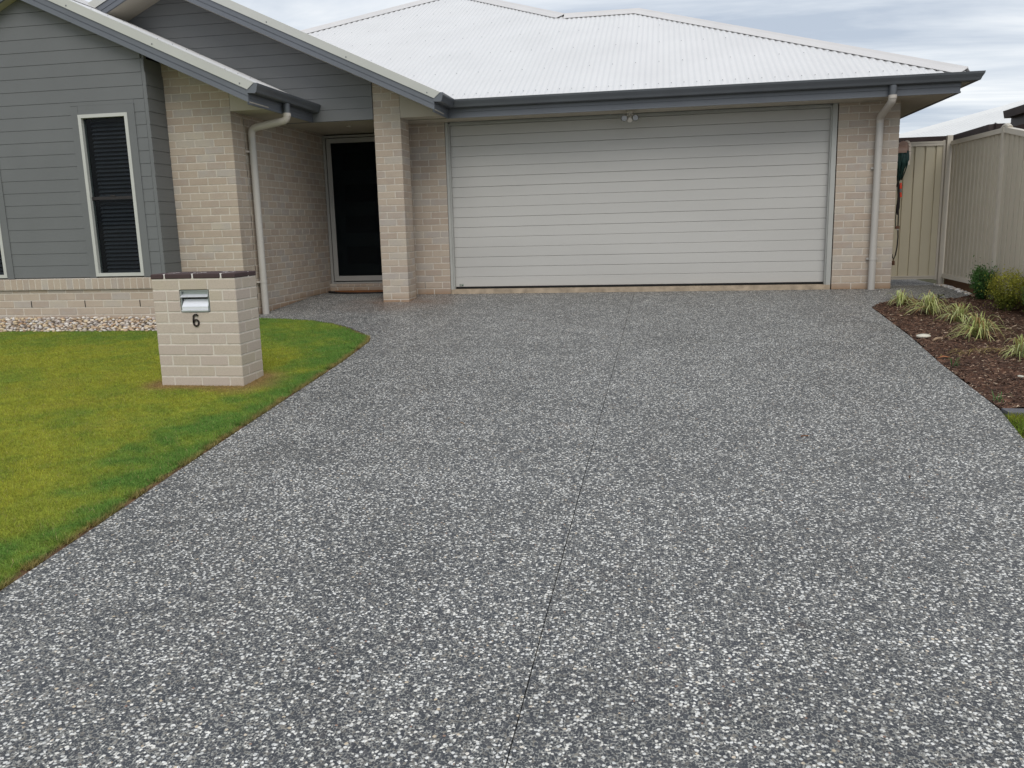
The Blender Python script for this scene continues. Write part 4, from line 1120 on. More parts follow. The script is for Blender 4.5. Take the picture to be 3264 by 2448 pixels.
# ------------------------------------------------------------------ river pebbles along the plinth
M_PBASE = mat("pebble_bed_base", (.30, .25, .20), 0.95, 0.25, 12, bump=1, bscale=80)
pbz = lambda y: -.125 + (np.minimum(y, -2.3) + 2.3) * .26
bed = MB().loft([(-13, -2.74, -.35), (-8.34, -2.74, -.35), (-8.34, -2.0, -.35), (-13, -2.0, -.35)], [(-13, -2.74, pbz(-2.74) - .015), (-8.34, -2.74, pbz(-2.74) - .015), (-8.34, -2.2, -.14), (-13, -2.2, -.14)]).build('pebble_bed', M_PBASE, kind='structure')
PC = np.array([(.56, .47, .38), (.60, .54, .47), (.66, .60, .53), (.50, .37, .25), (.46, .30, .18), (.40, .345, .31), (.62, .58, .54), (.52, .42, .30), (.30, .25, .235), (.70, .67, .63), (.55, .43, .27)])
M_PSTONE = [None] * 5
def pstone_mat(i, c):
    return mat("river_stone_%s" % "abcde"[i], c, 0.55, .12, 9, bump=.15, bscale=60, obj_var=.22)
pm = [pstone_mat(0, (.60, .52, .43)), pstone_mat(1, (.66, .61, .55)), pstone_mat(2, (.50, .36, .24)), pstone_mat(3, (.42, .36, .32)), pstone_mat(4, (.58, .46, .30))]
stone_var = []
for i in range(10):
    me = bpy.data.meshes.new("stone"); import bmesh
    bm = bmesh.new(); bmesh.ops.create_icosphere(bm, subdivisions=1, radius=1.0)
    for v_ in bm.verts:
        v_.co *= 1 + .22 * mnoise.noise(v_.co * 1.3 + Vector((i * 5.1, 0, 0)))
        v_.co.y *= .72; v_.co.z *= .55
    bm.to_mesh(me); bm.free(); me.materials.append(pm[i % 5]); me.polygons.foreach_set('use_smooth', [True] * len(me.polygons))
    stone_var.append(me)
pts = []
for it in range(9000):
    x = -8.30 - random.random() * 3.5; y = -2.32 - random.random() * .42
    r = random.uniform(.017, .033)
    if all((x - q[0]) ** 2 + (y - q[1]) ** 2 > (.78 * (r + q[2])) ** 2 for q in pts[-2600:]): pts.append((x, y, r))
pts.sort(key=lambda q: ((q[0] - CAM[0]) ** 2 + (q[1] - CAM[1]) ** 2) ** .5 / q[2])
for x, y, r in pts[:300]:
    o = mobj('stone', stone_var[random.randrange(10)], (x, y, pbz(y) + r * .18 + random.uniform(0, .008)), bed)
    o.scale = (r * 1.15, r * random.uniform(.9, 1.25), r * random.uniform(.9, 1.2)); o.rotation_euler = (random.uniform(-.3, .3), random.uniform(-.3, .3), random.uniform(0, 6.28))
rest_ = pts[300:]; nn = len(rest_)
A = np.array(rest_)
def stones_np(A, zf, name, parent_, cset, kind='stuff', sub=1):
    bm = bmesh.new(); bmesh.ops.create_icosphere(bm, subdivisions=1, radius=1.0); bm.verts.ensure_lookup_table()
    B = np.array([v_.co[:] for v_ in bm.verts]); T = np.array([[v_.index for v_ in f_.verts] for f_ in bm.faces]); bm.free()
    n = len(A); P = B[None] * (1 + RNG.uniform(-.16, .16, (n, len(B), 1)))
    sx_, sy_, sz_ = A[:, 2] * RNG.uniform(.95, 1.3, n), A[:, 2] * RNG.uniform(.65, .95, n), A[:, 2] * RNG.uniform(.45, .7, n)
    X = P[:, :, 0] * sx_[:, None]; Y = P[:, :, 1] * sy_[:, None]; Z = P[:, :, 2] * sz_[:, None]
    a = RNG.uniform(0, 6.28, n)[:, None]
    V = np.stack([A[:, 0:1] + X * np.cos(a) - Y * np.sin(a), A[:, 1:2] + X * np.sin(a) + Y * np.cos(a), zf(A[:, 1])[:, None] + A[:, 2:3] * .2 + Z + RNG.uniform(0, .008, (n, 1))], -1).reshape(-1, 3)
    TT = (T[None] + (np.arange(n) * len(B))[:, None, None]).reshape(-1, 3)
    c = cset[RNG.integers(0, len(cset), n)] * RNG.uniform(.85, 1.12, (n, 1))
    return mobj(name, np_mesh(name, V, TT, M_PEB, np.repeat(c, len(B), 0), smooth=True), (0, 0, 0), parent_, kind=kind)
stones_np(A, pbz, 'stones', bed, PC)
# small pebbles beside the fence foot
A2 = np.array([(.70 + random.uniform(-.035, .045) + max(0, -(y_)) * .03, y_, random.uniform(.014, .026)) for y_ in np.linspace(.50, -.62, 74)])
MB().loft([(.655, .55, -.2), (.80, .55, -.2), (.86, -.65, -.2), (.72, -.65, -.2)], [(.655, .55, -.083), (.80, .55, -.083), (.86, -.65, -.113), (.72, -.65, -.113)]).build('fence_foot_soil', M_SOIL, kind='structure')
for i, (x, y, r) in enumerate(A2):
    pass
peb = stones_np(A2, lambda y: Gv(y) - .002, 'fence_pebbles', None, PC[[0, 1, 2, 6, 7, 9]])
tag(peb, 'thin row of pale pebbles between the side path and the fence foot', 'pebbles')

# ------------------------------------------------------------------ mulch bed on the right
bed_poly = [(-.735, -5.60), (-.69, -4.32), (-.61, -3.2), (-.565, -1.9), (-.553, -1.52), (-.53, -1.41), (-.455, -1.29), (-.25, -1.13), (.03, -.975), (.483, -.875), (.655, -.74), (.77, -.60), (.77, -5.60)]
def mz(x, y):
    edge = np.interp(y, [-5.6, -4.32, -3.2, -1.9, -1.4], [-.735, -.69, -.61, -.565, -.53])
    de = np.clip((x - edge) / .35, 0, 1); db = np.clip((-.95 - y + .25 * (x < 0)) / .4, 0, 1)
    return Gv(y) + .035 * de * np.clip(db, 0, 1) + .010 * smoothn(x, y, 7, 4) * de - .004
gx = np.arange(-.80, .85, .035); gy = np.arange(-5.75, -.5, .035)
X, Y = np.meshgrid(gx, gy); xs, ys = X.ravel(), Y.ravel(); idx = np.arange(len(xs)).reshape(X.shape)
Q = np.stack([idx[:-1, :-1], idx[:-1, 1:], idx[1:, 1:], idx[1:, :-1]], -1).reshape(-1, 4)
Q = Q[in_poly(xs[Q].mean(1), ys[Q].mean(1), bed_poly)]
zz = mz(xs, ys) + RNG.uniform(-.010, .008, len(xs))
mulch = mobj('mulch_bed', np_mesh('mulch_bed', np.stack([xs, ys, zz], -1), Q, M_MULCH), (0, 0, 0), kind='structure')
MB().loft([(x, y, G(x, y) - .10) for x, y in bed_poly], [(x, y, G(x, y) - .022) for x, y in bed_poly]).build('mulch_soil', M_MULCH, mulch)
n = 26000
x = RNG.uniform(-.75, .77, n); y = RNG.uniform(-5.6, -.62, n); ok = in_poly(x, y, bed_poly); x, y = x[ok], y[ok]; n = len(x)
L_ = RNG.uniform(.010, .040, n) * np.where(RNG.random(n) < .07, 2.2, 1); W_ = RNG.uniform(.003, .009, n); a = RNG.uniform(0, 6.28, n); tl = RNG.normal(0, .25, n)
z = mz(x, y) + RNG.uniform(.0, .012, n)
ux, uy = np.cos(a), np.sin(a)
c0 = np.stack([x, y, z], -1); U = np.stack([ux * L_ / 2, uy * L_ / 2, tl * L_ / 2], -1); Wv = np.stack([-uy * W_ / 2, ux * W_ / 2, RNG.uniform(-.3, .3, n) * W_], -1); H = np.stack([np.zeros(n), np.zeros(n), RNG.uniform(.0015, .004, n)], -1)
V = np.stack([c0 - U - Wv, c0 + U - Wv * .6, c0 + U + Wv * .6, c0 - U + Wv, c0 + H + U * .2, c0 + H - U * .3], 1).reshape(-1, 3)
T = np.array([(0, 1, 4), (1, 2, 4), (2, 3, 5), (3, 0, 5), (0, 4, 5), (2, 5, 4)]); TT = (T[None] + (np.arange(n) * 6)[:, None, None]).reshape(-1, 3)
k_ = RNG.random(n)[:, None]
cc = np.where(k_ < .5, np.array([.055, .028, .018]), np.where(k_ < .82, np.array([.13, .068, .042]), np.where(k_ < .95, np.array([.23, .14, .09]), np.array([.50, .38, .27])))) * RNG.uniform(.7, 1.3, (n, 1))
mobj('mulch_chips', np_mesh('mulch_chips', V, TT, M_PEB, np.repeat(cc, 6, 0)), (0, 0, 0), kind='stuff', label='loose brown bark mulch chips and twigs over the garden bed', cat='mulch')

def ribbon(mb_v, mb_f, mb_c, base, az, ln, h, droop, wd, c_mid, c_edge, seg=7, twist=0.0):
    """arched strap leaf, three verts across"""
    pts = []
    for i in range(seg + 1):
        t = i / seg
        out = ln * (t ** 1.15); up = h * math.sin(min(1.0, t * 1.0) * math.pi * droop) / max(.3, math.sin(min(.5, droop) * math.pi))
        pts.append(Vector((base[0] + math.cos(az + twist * t) * out, base[1] + math.sin(az + twist * t) * out, base[2] + up)))
    o = len(mb_v)
    for i, p in enumerate(pts):
        t = i / seg; w_ = wd * (1 - t ** 2.2) * .5 + .0006
        sx_, sy = -math.sin(az), math.cos(az)
        mb_v.extend([(p.x - sx_ * w_, p.y - sy * w_, p.z + w_ * .35), (p.x, p.y, p.z), (p.x + sx_ * w_, p.y + sy * w_, p.z + w_ * .35)])
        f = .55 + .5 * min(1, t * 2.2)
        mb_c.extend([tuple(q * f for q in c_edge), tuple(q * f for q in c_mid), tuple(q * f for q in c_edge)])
    for i in range(seg):
        for k in range(2):
            a = o + i * 3 + k; mb_f.append((a, a + 1, a + 4, a + 3))
M_LEAF = attr_mat("strap_leaf", rough=0.45, spec=0.3, trans=0.25)
def clump(x, y, n, ln, label, seed, dry=.15, group='variegated grass clumps in the mulch bed'):
    rnd = random.Random(seed); v, f, c = [], [], []
    z = float(mz(np.array([x]), np.array([y]))[0])
    for i in range(n):
        az = rnd.uniform(0, 2 * math.pi); q = rnd.random()
        if q < .22: L_, h, dr = rnd.uniform(.12, .4) * ln, rnd.uniform(.55, 1.0) * ln, rnd.uniform(.38, .6)
        elif q < .5: L_, h, dr = rnd.uniform(.45, .85) * ln, rnd.uniform(.5, .85) * ln, rnd.uniform(.75, .98)
        else: L_, h, dr = rnd.uniform(.65, 1.2) * ln, rnd.uniform(.2, .5) * ln, rnd.uniform(.85, 1.04)
        cream = rnd.choice([(.78, .74, .38), (.70, .70, .32), (.80, .76, .48), (.62, .64, .26)]); gr = rnd.choice([(.34, .43, .11), (.24, .36, .09), (.42, .48, .14)])
        if rnd.random() < dry: cream = (.42, .27, .12); gr = (.33, .21, .09)
        ribbon(v, f, c, (x + rnd.gauss(0, .018), y + rnd.gauss(0, .018), z - .004), az, L_, h, dr, rnd.uniform(.007, .0135), gr, cream, twist=rnd.uniform(-.4, .4))
    me = bpy.data.meshes.new('grass_clump'); me.from_pydata([(p[0] - x, p[1] - y, p[2] - z) for p in v], [], f)
    a = me.attributes.new("Col", 'FLOAT_COLOR', 'POINT'); a.data.foreach_set('color', np.array([(*q, 1) for q in c], np.float32).ravel()); me.materials.append(M_LEAF)
    return mobj('grass_clump', me, (x, y, z), None, label=label, cat='plant', group=group)
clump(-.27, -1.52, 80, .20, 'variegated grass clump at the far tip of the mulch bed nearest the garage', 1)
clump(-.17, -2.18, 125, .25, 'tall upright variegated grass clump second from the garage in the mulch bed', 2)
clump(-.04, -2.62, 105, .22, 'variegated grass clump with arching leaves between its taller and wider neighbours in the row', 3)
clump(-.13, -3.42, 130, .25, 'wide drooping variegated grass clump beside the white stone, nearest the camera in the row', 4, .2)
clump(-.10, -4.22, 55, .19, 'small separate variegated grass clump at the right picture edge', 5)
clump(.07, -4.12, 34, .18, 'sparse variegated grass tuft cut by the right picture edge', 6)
# wilted straw patch by the small clump, and weed sprigs at the paving edge
v, f, c = [], [], []
for i in range(46):
    x = -.30 + random.gauss(0, .11); y = -4.02 + random.gauss(0, .07)
    ribbon(v, f, c, (x, y, float(mz(np.array([x]), np.array([y]))[0]) + .004), random.gauss(math.pi, .8) if i % 2 else random.gauss(0, .8), random.uniform(.06, .2), random.uniform(.01, .04), 1.0, .004, (.30, .26, .07), (.50, .36, .17), seg=5)
for i in range(30):
    x = .35 + random.gauss(0, .2); y = -3.1 + random.gauss(0, .22)
    if x > .7: continue
    ribbon(v, f, c, (x, y, float(mz(np.array([x]), np.array([y]))[0]) + .004), random.uniform(0, 6.28), random.uniform(.08, .26), random.uniform(.0, .05), 1.0, .005, (.42, .30, .18), (.55, .42, .28), seg=5)
me = bpy.data.meshes.new('dry_straw'); me.from_pydata(v, [], f); a = me.attributes.new("Col", 'FLOAT_COLOR', 'POINT'); a.data.foreach_set('color', np.array([(*q, 1) for q in c], np.float32).ravel()); me.materials.append(M_LEAF)
mobj('dry_straw', me, (0, 0, 0), None, label='scattered dry straw coloured leaves lying on the mulch', cat='dry leaves', kind='stuff')
for (x, y, nn_, lab) in ((-.64, -4.42, 9, 'tiny green weed at the driveway edge beside the mulch'), (-.70, -5.45, 9, 'tiny green weed at the front corner of the mulch bed')):
    v, f, c = [], [], []; z = float(mz(np.array([x]), np.array([y]))[0])
    for i in range(nn_):
        ribbon(v, f, c, (x + random.gauss(0, .02), y + random.gauss(0, .02), z), random.uniform(0, 6.28), random.uniform(.03, .09), random.uniform(.03, .08), random.uniform(.4, .8), .005, (.06, .15, .04), (.09, .18, .05), seg=4)
    me = bpy.data.meshes.new('weed'); me.from_pydata([(p[0] - x, p[1] - y, p[2] - z) for p in v], [], f); a = me.attributes.new("Col", 'FLOAT_COLOR', 'POINT'); a.data.foreach_set('color', np.array([(*q, 1) for q in c], np.float32).ravel()); me.materials.append(M_LEAF)
    mobj('weed', me, (x, y, z), None, label=lab, cat='weed')
# shrubs
M_SHRUB = attr_mat("shrub_leaf", rough=0.55, spec=0.25, trans=0.3)
def shrub(x, y, rx, ry, h, nleaf, cols, label, seed, lift=.12, leaf=.012):
    rnd = random.Random(seed); z = float(Gv(y)) + .02
    root = empty('shrub', (x, y, z), label=label, cat='shrub', group='shrubs in front of the metal fence')
    st = MB(); tips = []
    for i in range(11):
        az = rnd.uniform(0, 6.28); rr_ = rnd.uniform(.3, .85); hh = h * rnd.uniform(.55, .95)
        p0 = Vector((x, y, z - .01)); p1 = Vector((x + math.cos(az) * rx * rr_ * .35, y + math.sin(az) * ry * rr_ * .35, z + hh * .45)); p2 = Vector((x + math.cos(az) * rx * rr_, y + math.sin(az) * ry * rr_, z + hh))
        st.tube([p0, p1, p2], .004, 5, radii=[.0055, .0035, .0015]); tips += [p1.lerp(p2, t) for t in (.2, .5, .8, 1.0)]
        for j in range(3):
            q = p1.lerp(p2, rnd.uniform(.0, .8)); e_ = q + Vector((rnd.gauss(0, rx * .35), rnd.gauss(0, ry * .35), rnd.uniform(.03, .12) * h * 2)); st.tube([q, e_], .002, 4, radii=[.002, .001]); tips.append(e_)
    st.build('stem', M_STEM, root)
    rg = np.random.default_rng(seed)
    nb = 150; cl = []
    for i in range(nb):
        u_ = rg.normal(0, 1, 3); u_ /= np.linalg.norm(u_); r_ = rg.uniform(.45, 1.0) ** .6
        zz_ = lift * h + (h * (1 - lift)) * (.5 + .5 * u_[2] * r_); wfac = math.sin(min(1, max(.12, (zz_ / h) * 1.05)) * math.pi * .62) * (1 + .18 * math.sin(3 * math.atan2(u_[1], u_[0]) + seed))
        cl.append((x + u_[0] * r_ * rx * wfac, y + u_[1] * r_ * ry * wfac, z + zz_))
    cl = np.array(cl); per = nleaf // nb
    C = np.repeat(cl, per, 0) + rg.normal(0, 1, (nb * per, 3)) * np.array([rx * .17, ry * .17, h * .10]) * np.where(rg.random((nb * per, 1)) < .12, 1.8, .8)
    n = len(C); shade = np.repeat(rg.uniform(.65, 1.3, nb), per)
    d1_ = rg.normal(0, 1, (n, 3)); d1_[:, 2] += .6; d1_ /= np.linalg.norm(d1_, axis=1)[:, None]
    d2_ = np.cross(d1_, rg.normal(0, 1, (n, 3))); d2_ /= np.linalg.norm(d2_, axis=1)[:, None]
    ll = rg.uniform(.7, 1.4, (n, 1)) * leaf; V = np.stack([C - d1_ * ll, C + d2_ * ll * .42, C + d1_ * ll, C - d2_ * ll * .42], 1).reshape(-1, 3)
    V[:, 0] = np.minimum(V[:, 0], .755)
    T = np.arange(4 * n).reshape(-1, 4)
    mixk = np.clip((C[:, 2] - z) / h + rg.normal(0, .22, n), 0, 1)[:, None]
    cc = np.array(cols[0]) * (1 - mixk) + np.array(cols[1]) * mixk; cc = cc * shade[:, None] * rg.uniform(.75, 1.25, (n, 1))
    me = np_mesh('foliage', V - np.array([x, y, z]), T, M_SHRUB, np.repeat(cc, 4, 0))
    mobj('foliage', me, (x, y, z), root)
shrub(.64, -1.20, .115, .20, .37, 4400, ((.035, .09, .025), (.10, .21, .05)), 'dark green bushy shrub against the metal fence, farthest of the shrubs', 21, .06)
shrub(.615, -1.98, .20, .25, .40, 6200, ((.10, .14, .025), (.38, .36, .05)), 'yellow green feathery shrub in front of the dark green one', 22, .10, .010)
shrub(.72, -2.42, .12, .20, .33, 2600, ((.06, .10, .022), (.15, .21, .04)), 'low mid green shrub cut by the right picture edge', 23, .05)
# bits lying on the mulch
def lump(name, x, y, r, sc_, material, label, cat, rz=0, parent=None):
    bm = bmesh.new(); bmesh.ops.create_icosphere(bm, subdivisions=3, radius=1.0)
    for v_ in bm.verts: v_.co *= 1 + .16 * mnoise.noise(v_.co * 1.7 + Vector((x * 9, y, 0)))
    me = bpy.data.meshes.new(name); bm.to_mesh(me); bm.free(); me.materials.append(material); me.polygons.foreach_set('use_smooth', [True] * len(me.polygons))
    o = mobj(name, me, (x, y, float(mz(np.array([x]), np.array([y]))[0]) + r * sc_[2] * .5), None, label=label, cat=cat)
    o.scale = (r * sc_[0], r * sc_[1], r * sc_[2]); o.rotation_euler = (0, 0, rz); return o
lump('rock', -.53, -3.26, .03, (2.1, 1.6, .75), M_ROCK, 'smooth white stone half sunk in the mulch by the driveway edge', 'stone', .2)
lump('pebble', -.34, -4.86, .016, (1.0, 1.6, .8), M_ROCK, 'small pale grey stone alone in the front part of the mulch bed', 'stone', .5)
st = MB(); zz0 = float(mz(np.array([-.46]), np.array([-3.42]))[0]) + .012
st.tube([(-.52, -3.50, zz0), (-.48, -3.44, zz0 + .003), (-.43, -3.39, zz0 + .002), (-.40, -3.35, zz0)], .011, 8, radii=[.008, .0125, .011, .006])
st.build('stick', M_STICK, smooth='auto', label='short thick pale stick lying on the mulch just below the white stone', cat='stick')
lv = MB(); xx, yy = -.63, -4.16; zz0 = float(mz(np.array([xx]), np.array([yy]))[0]) + .012
lv.add([(xx - .05, yy, zz0), (xx - .01, yy - .02, zz0 + .012), (xx + .05, yy + .005, zz0 + .004), (xx - .005, yy + .02, zz0 + .016), (xx - .05, yy + .001, zz0 + .002), (xx - .01, yy - .019, zz0 + .014), (xx + .05, yy + .006, zz0 + .006), (xx - .005, yy + .021, zz0 + .018)], [(0, 1, 3), (1, 2, 3), (4, 7, 5), (5, 7, 6), (0, 4, 5, 1), (1, 5, 6, 2)])
lv.build('fallen_leaf', M_LEAFL, label='curled orange brown fallen leaf at the driveway edge', cat='leaf')
sk = MB(); z0_ = G(0, -.95) - .02
sk.box((.268, -.97, z0_), (.284, -.955, z0_ + .075)).loft([(.268, -.97, z0_ + .045), (.284, -.97, z0_ + .045), (.284, -.955, z0_ + .045), (.268, -.955, z0_ + .045)], [(.33, -.97, z0_ + .085), (.34, -.97, z0_ + .08), (.34, -.955, z0_ + .08), (.33, -.955, z0_ + .085)])
sk.build('irrigation_stake', M_BLACK, label='small black forked irrigation stake at the back edge of the mulch', cat='stake')
for x_, y_, L2_, rz_, col_, lb_ in ((-2.02, -6.25, .022, .3, M_MATC, 'tiny red brown twig lying near the middle of the driveway'), (-1.62, -6.9, .016, 1.2, M_MULCH, 'small dark bark chip on the right half of the driveway'), (-4.1, -6.1, .03, 2.2, M_STICK, 'short pale dry stalk on the left half of the driveway')):
    tw = MB(); zt_ = G(x_, y_) + .003; tw.tube([(x_ - L2_ * math.cos(rz_), y_ - L2_ * math.sin(rz_), zt_), (x_, y_ + .003, zt_ + .002), (x_ + L2_ * math.cos(rz_), y_ + L2_ * math.sin(rz_), zt_)], .003, 6)
    tw.build('twig', col_, label=lb_, cat='twig')
# plastic edging
MB().box((-.735, -5.735, G(0, -5.7) - .05), (1.3, -5.61, G(0, -5.7) + .012)).build('plastic_edging', M_EDGE, label='grey garden edging strip at the front end of the mulch bed', cat='edging')

# ------------------------------------------------------------------ fence, gate
XFN = .775
fence = empty('metal_fence', (XFN, -1.5, -.1), label='beige ribbed metal boundary fence running along the right side', cat='fence')
def ribs(u0, u1, pitch, flat, slope, dep):
    """trapezoid profile points (u, d)"""
    pts = [(u0, 0)]; u = u0
    while u + pitch <= u1 + 1e-6:
        pts += [(u + flat, 0), (u + flat + slope, dep), (u + pitch - slope, dep), (u + pitch, 0)]; u += pitch
    pts.append((u1, 0)); return [p for i, p in enumerate(pts) if i == 0 or p[0] > pts[i - 1][0] - 1e-9]
def fence_bay(ya, yb, zt0, zt1, zb0, zb1):
    """from far ya to near yb"""
    pr = ribs(0, ya - yb, .127, .085, .010, .026)
    mb = MB(); vs = []; fs = []
    for u, d in pr:
        t = u / (ya - yb); y = ya - u
        vs += [(XFN + d, y, zb0 + (zb1 - zb0) * t), (XFN + d, y, zt0 + (zt1 - zt0) * t), (XFN + d + .0015, y, zt0 + (zt1 - zt0) * t), (XFN + d + .0015, y, zb0 + (zb1 - zb0) * t)]
    for i in range(len(pr) - 1):
        a = 4 * i; b = a + 4
        fs += [(a, b, b + 1, a + 1), (a + 2, b + 2, b + 3, a + 3)]
    mb.add(vs, fs)
    # separate sheets
    mb.build('fence_panel', M_FENCE, fence)
    for z0_, z1_, h in ((zt0, zt1, .045), (zb0, zb1, .04)):
        sec = [(-.022, -.012), (-.016, h - .004), (0, h), (.03, h), (.044, h - .006), (.05, -.012)]
        A_ = [(XFN + p[0], ya, z0_ - h + .02 + p[1]) for p in sec]; B_ = [(XFN + p[0], yb, z1_ - h + .02 + p[1]) for p in sec]
        MB().loft(A_, B_).build('fence_rail', M_FENCEP, fence)
def post(y, zt, zb, name='fence_post', w_=.05):
    mb = MB(); x0_, x1_ = XFN - .026, XFN + .056
    mb.box((x0_, y - w_ / 2, zb), (x1_, y - w_ / 2 + .02, zt)).box((x0_, y + w_ / 2 - .02, zb), (x1_, y + w_ / 2, zt)).box((x0_ + .012, y - w_ / 2 + .02, zb), (x1_ - .01, y + w_ / 2 - .02, zt))
    mb.build(name, M_FENCEP, fence)
fence_bay(.535, -1.10, 1.715, 1.700, .045, .030)
post(-1.13, 1.715, -.25)
MB().tube([(XFN + .012, -1.05, 1.712), (XFN + .012, -1.09, 1.726), (XFN + .012, -1.13, 1.731), (XFN + .012, -1.18, 1.724), (XFN + .012, -1.23, 1.700)], .030, 10).build('post_cap', M_FENCEP, fence)
fence_bay(-1.16, -3.50, 1.700, 1.28, .030, -.12)
post(-3.53, 1.29, -.35)
fence_bay(-3.56, -5.6, 1.26, 1.10, -.12, -.22)
for a, b in ((.53, -1.1), (-1.16, -3.5), (-3.56, -5.6)):
    MB().loft([(XFN + .012, a, G(0, a) - .12), (XFN + .062, a, G(0, a) - .12), (XFN + .062, b, G(0, b) - .12), (XFN + .012, b, G(0, b) - .12)],
              [(XFN + .012, a, .018 + .0 * a), (XFN + .062, a, .018), (XFN + .062, b, (.008 if a > 0 else -.14 if a > -3 else -.23)), (XFN + .012, b, (.008 if a > 0 else -.14 if a > -3 else -.23))]).build('timber_sleeper', M_TIMBER, fence)
MB().box((.722, .557, -.30), (.786, .620, 1.803)).build('gate_post', M_FENCEP, label='tall square beige post where the side gate meets the fence', cat='post')

gate = empty('side_gate', (.35, .62, -.02), label='beige metal side gate between the brick garage wall and the fence post', cat='gate')
gy0 = .605
gv = MB(); pr = []
xg = .055
grooves = [.085 + .127 * i for i in range(5)]
pts_ = [(.045, 0)]
for g0 in grooves:
    if g0 + .03 < .69: pts_ += [(g0, 0), (g0 + .006, .022), (g0 + .022, .022), (g0 + .027, 0)]
pts_.append((.695, 0))
edges = [.045] + [g0 + .014 for g0 in grooves if g0 + .03 < .69] + [.695]
for a, b in zip(edges[:-1], edges[1:]):
    seg = [p for p in pts_ if a + 1e-6 < p[0] < b - 1e-6]
    def dd(u):
        for p, q in zip(pts_[:-1], pts_[1:]):
            if p[0] <= u <= q[0]: return p[1] + (q[1] - p[1]) * ((u - p[0]) / max(1e-9, q[0] - p[0]))
        return 0
    prf = [(a, dd(a))] + seg + [(b, dd(b))]
    vs, fs = [], []
    for u, d in prf: vs += [(u, gy0 + .012 + d, .012), (u, gy0 + .012 + d, 1.70), (u, gy0 + .0135 + d, 1.70), (u, gy0 + .0135 + d, .012)]
    for i in range(len(prf) - 1):
        p_ = 4 * i; q_ = p_ + 4; fs += [(p_, q_, q_ + 1, p_ + 1), (p_ + 2, q_ + 2, q_ + 3, p_ + 3)]
    MB().add(vs, fs).build('gate_panel', M_GATE, gate)
for z0_, z1_ in ((-.008, .036), (1.685, 1.740)):
    MB().box((.045, gy0 - .004, z0_), (.692, gy0 + .03, z0_ + .6 * (z1_ - z0_))).box((.045, gy0 - .010, z0_ + .6 * (z1_ - z0_)), (.692, gy0 + .03, z1_)).build('gate_rail', M_FENCEP, gate)
MB().box((.692, gy0 - .008, -.018), (.716, gy0 + .035, 1.750)).build('gate_stile', M_FENCEP, gate)
MB().box((.018, gy0 - .008, -.018), (.045, gy0 + .035, 1.750)).build('gate_stile', M_FENCEP, gate)

# ------------------------------------------------------------------ hose on its hanger
hg = empty('hose_hanger', (0.0, .32, 1.55), label='cream wall mounted hose hanger on the garage side wall beside the gate', cat='hose hanger')
hy = .32
ang = np.linspace(math.radians(178), math.radians(2), 12)
# drum (saddle) projecting from the wall: half round seen end on
oc = (0.118, 1.635); R_ = .098
outer = [(hy, 0)]
def arch(x0, x1, rad, thick, mat_, name, yc=hy, zc=1.60, wdt=.125):
    mb = MB(); ang_ = np.linspace(-.15, math.pi + .15, 14)
    o_ = [(yc + wdt * math.cos(a), zc + rad * math.sin(a)) for a in ang_]; i_ = [(yc + (wdt - thick) * math.cos(a), zc + (rad - thick) * math.sin(a)) for a in ang_]
    for k in range(len(ang_) - 1):
        q = [o_[k], o_[k + 1], i_[k + 1], i_[k]]
        mb.prism(q, 'x', x0, x1)
    return mb.build(name, mat_, hg)
arch(.004, .150, .105, .010, M_HBROWN, 'hanger_saddle')
mb = MB(); ang_ = np.linspace(0, math.pi, 12)
mb.prism([(hy + .15 * math.cos(a), 1.60 + .135 * math.sin(a)) for a in ang_], 'x', .001, .008); mb.build('back_plate', M_HANGER, hg)
# front rim: tall rounded plate that curls down
rim = MB()
pth = [(.155, 1.735), (.180, 1.725), (.198, 1.70), (.207, 1.665), (.209, 1.60), (.206, 1.52), (.200, 1.44)]
for (xa_, za_), (xb_, zb_) in zip(pth[:-1], pth[1:]):
    rim.loft([(xa_, hy - .09, za_), (xa_, hy + .09, za_), (xa_ - .026, hy + .09, za_ - .010), (xa_ - .026, hy - .09, za_ - .010)], [(xb_, hy - .09, zb_), (xb_, hy + .09, zb_), (xb_ - .026, hy + .09, zb_), (xb_ - .026, hy - .09, zb_)])
rim.build('front_rim', M_HANGER, hg)
MB().prism([(.004, 1.56), (.184, 1.56), (.184, 1.665), (.172, 1.70), (.150, 1.722), (.115, 1.732), (.085, 1.722), (.060, 1.695), (.048, 1.64), (.004, 1.62)], 'y', hy - .085, hy - .075).build('hanger_front', M_HBROWN, hg)
hose = empty('garden_hose', (.12, .32, 1.2), label='dark green coiled garden hose with red fittings hanging on the garage wall', cat='hose')
co = MB()
for i in range(13):
    xc = .035 + .0115 * i; zt = 1.665 + random.uniform(-.004, .004) - (.03 * abs(i - 6) / 6); zb = 1.20 + random.uniform(-.05, .10) + .012 * i * .6
    wd_ = .140 + random.uniform(-.004, .004); pts2 = []
    for a in np.linspace(0, 2 * math.pi, 25):
        cc_ = math.cos(a); s_ = math.sin(a); zc_ = (zt + zb) / 2; hh = (zt - zb) / 2
        taper = 1 - .42 * max(0, -s_)
        pts2.append((xc + (.10 - xc) * .45 * max(0, -s_) + random.uniform(-.001, .001), hy + wd_ * cc_ * taper, zc_ + hh * s_))
    co.tube(pts2, .0075, 7, cap=False)
co.build('hose_coil', M_HOSE, hose, smooth='auto')
hx = .108
MB().tube([(hx - .002, hy - .10, 1.222), (hx, hy - .10, 1.198)], .013, 12).tube([(hx, hy - .10, 1.196), (hx + .001, hy - .10, 1.150)], .0155, 12).build('red_connector', M_RED, hose, smooth='auto')
MB().tube([(hx + .001, hy - .10, 1.150), (hx + .003, hy - .10, 1.108)], .013, 12).build('grey_connector', M_GREYP, hose, smooth='auto')
MB().tube([(hx + .003, hy - .10, 1.108), (hx + .010, hy - .10, 1.045)], .012, 12, radii=[.010, .013]).build('red_nozzle', M_RED, hose, smooth='auto')
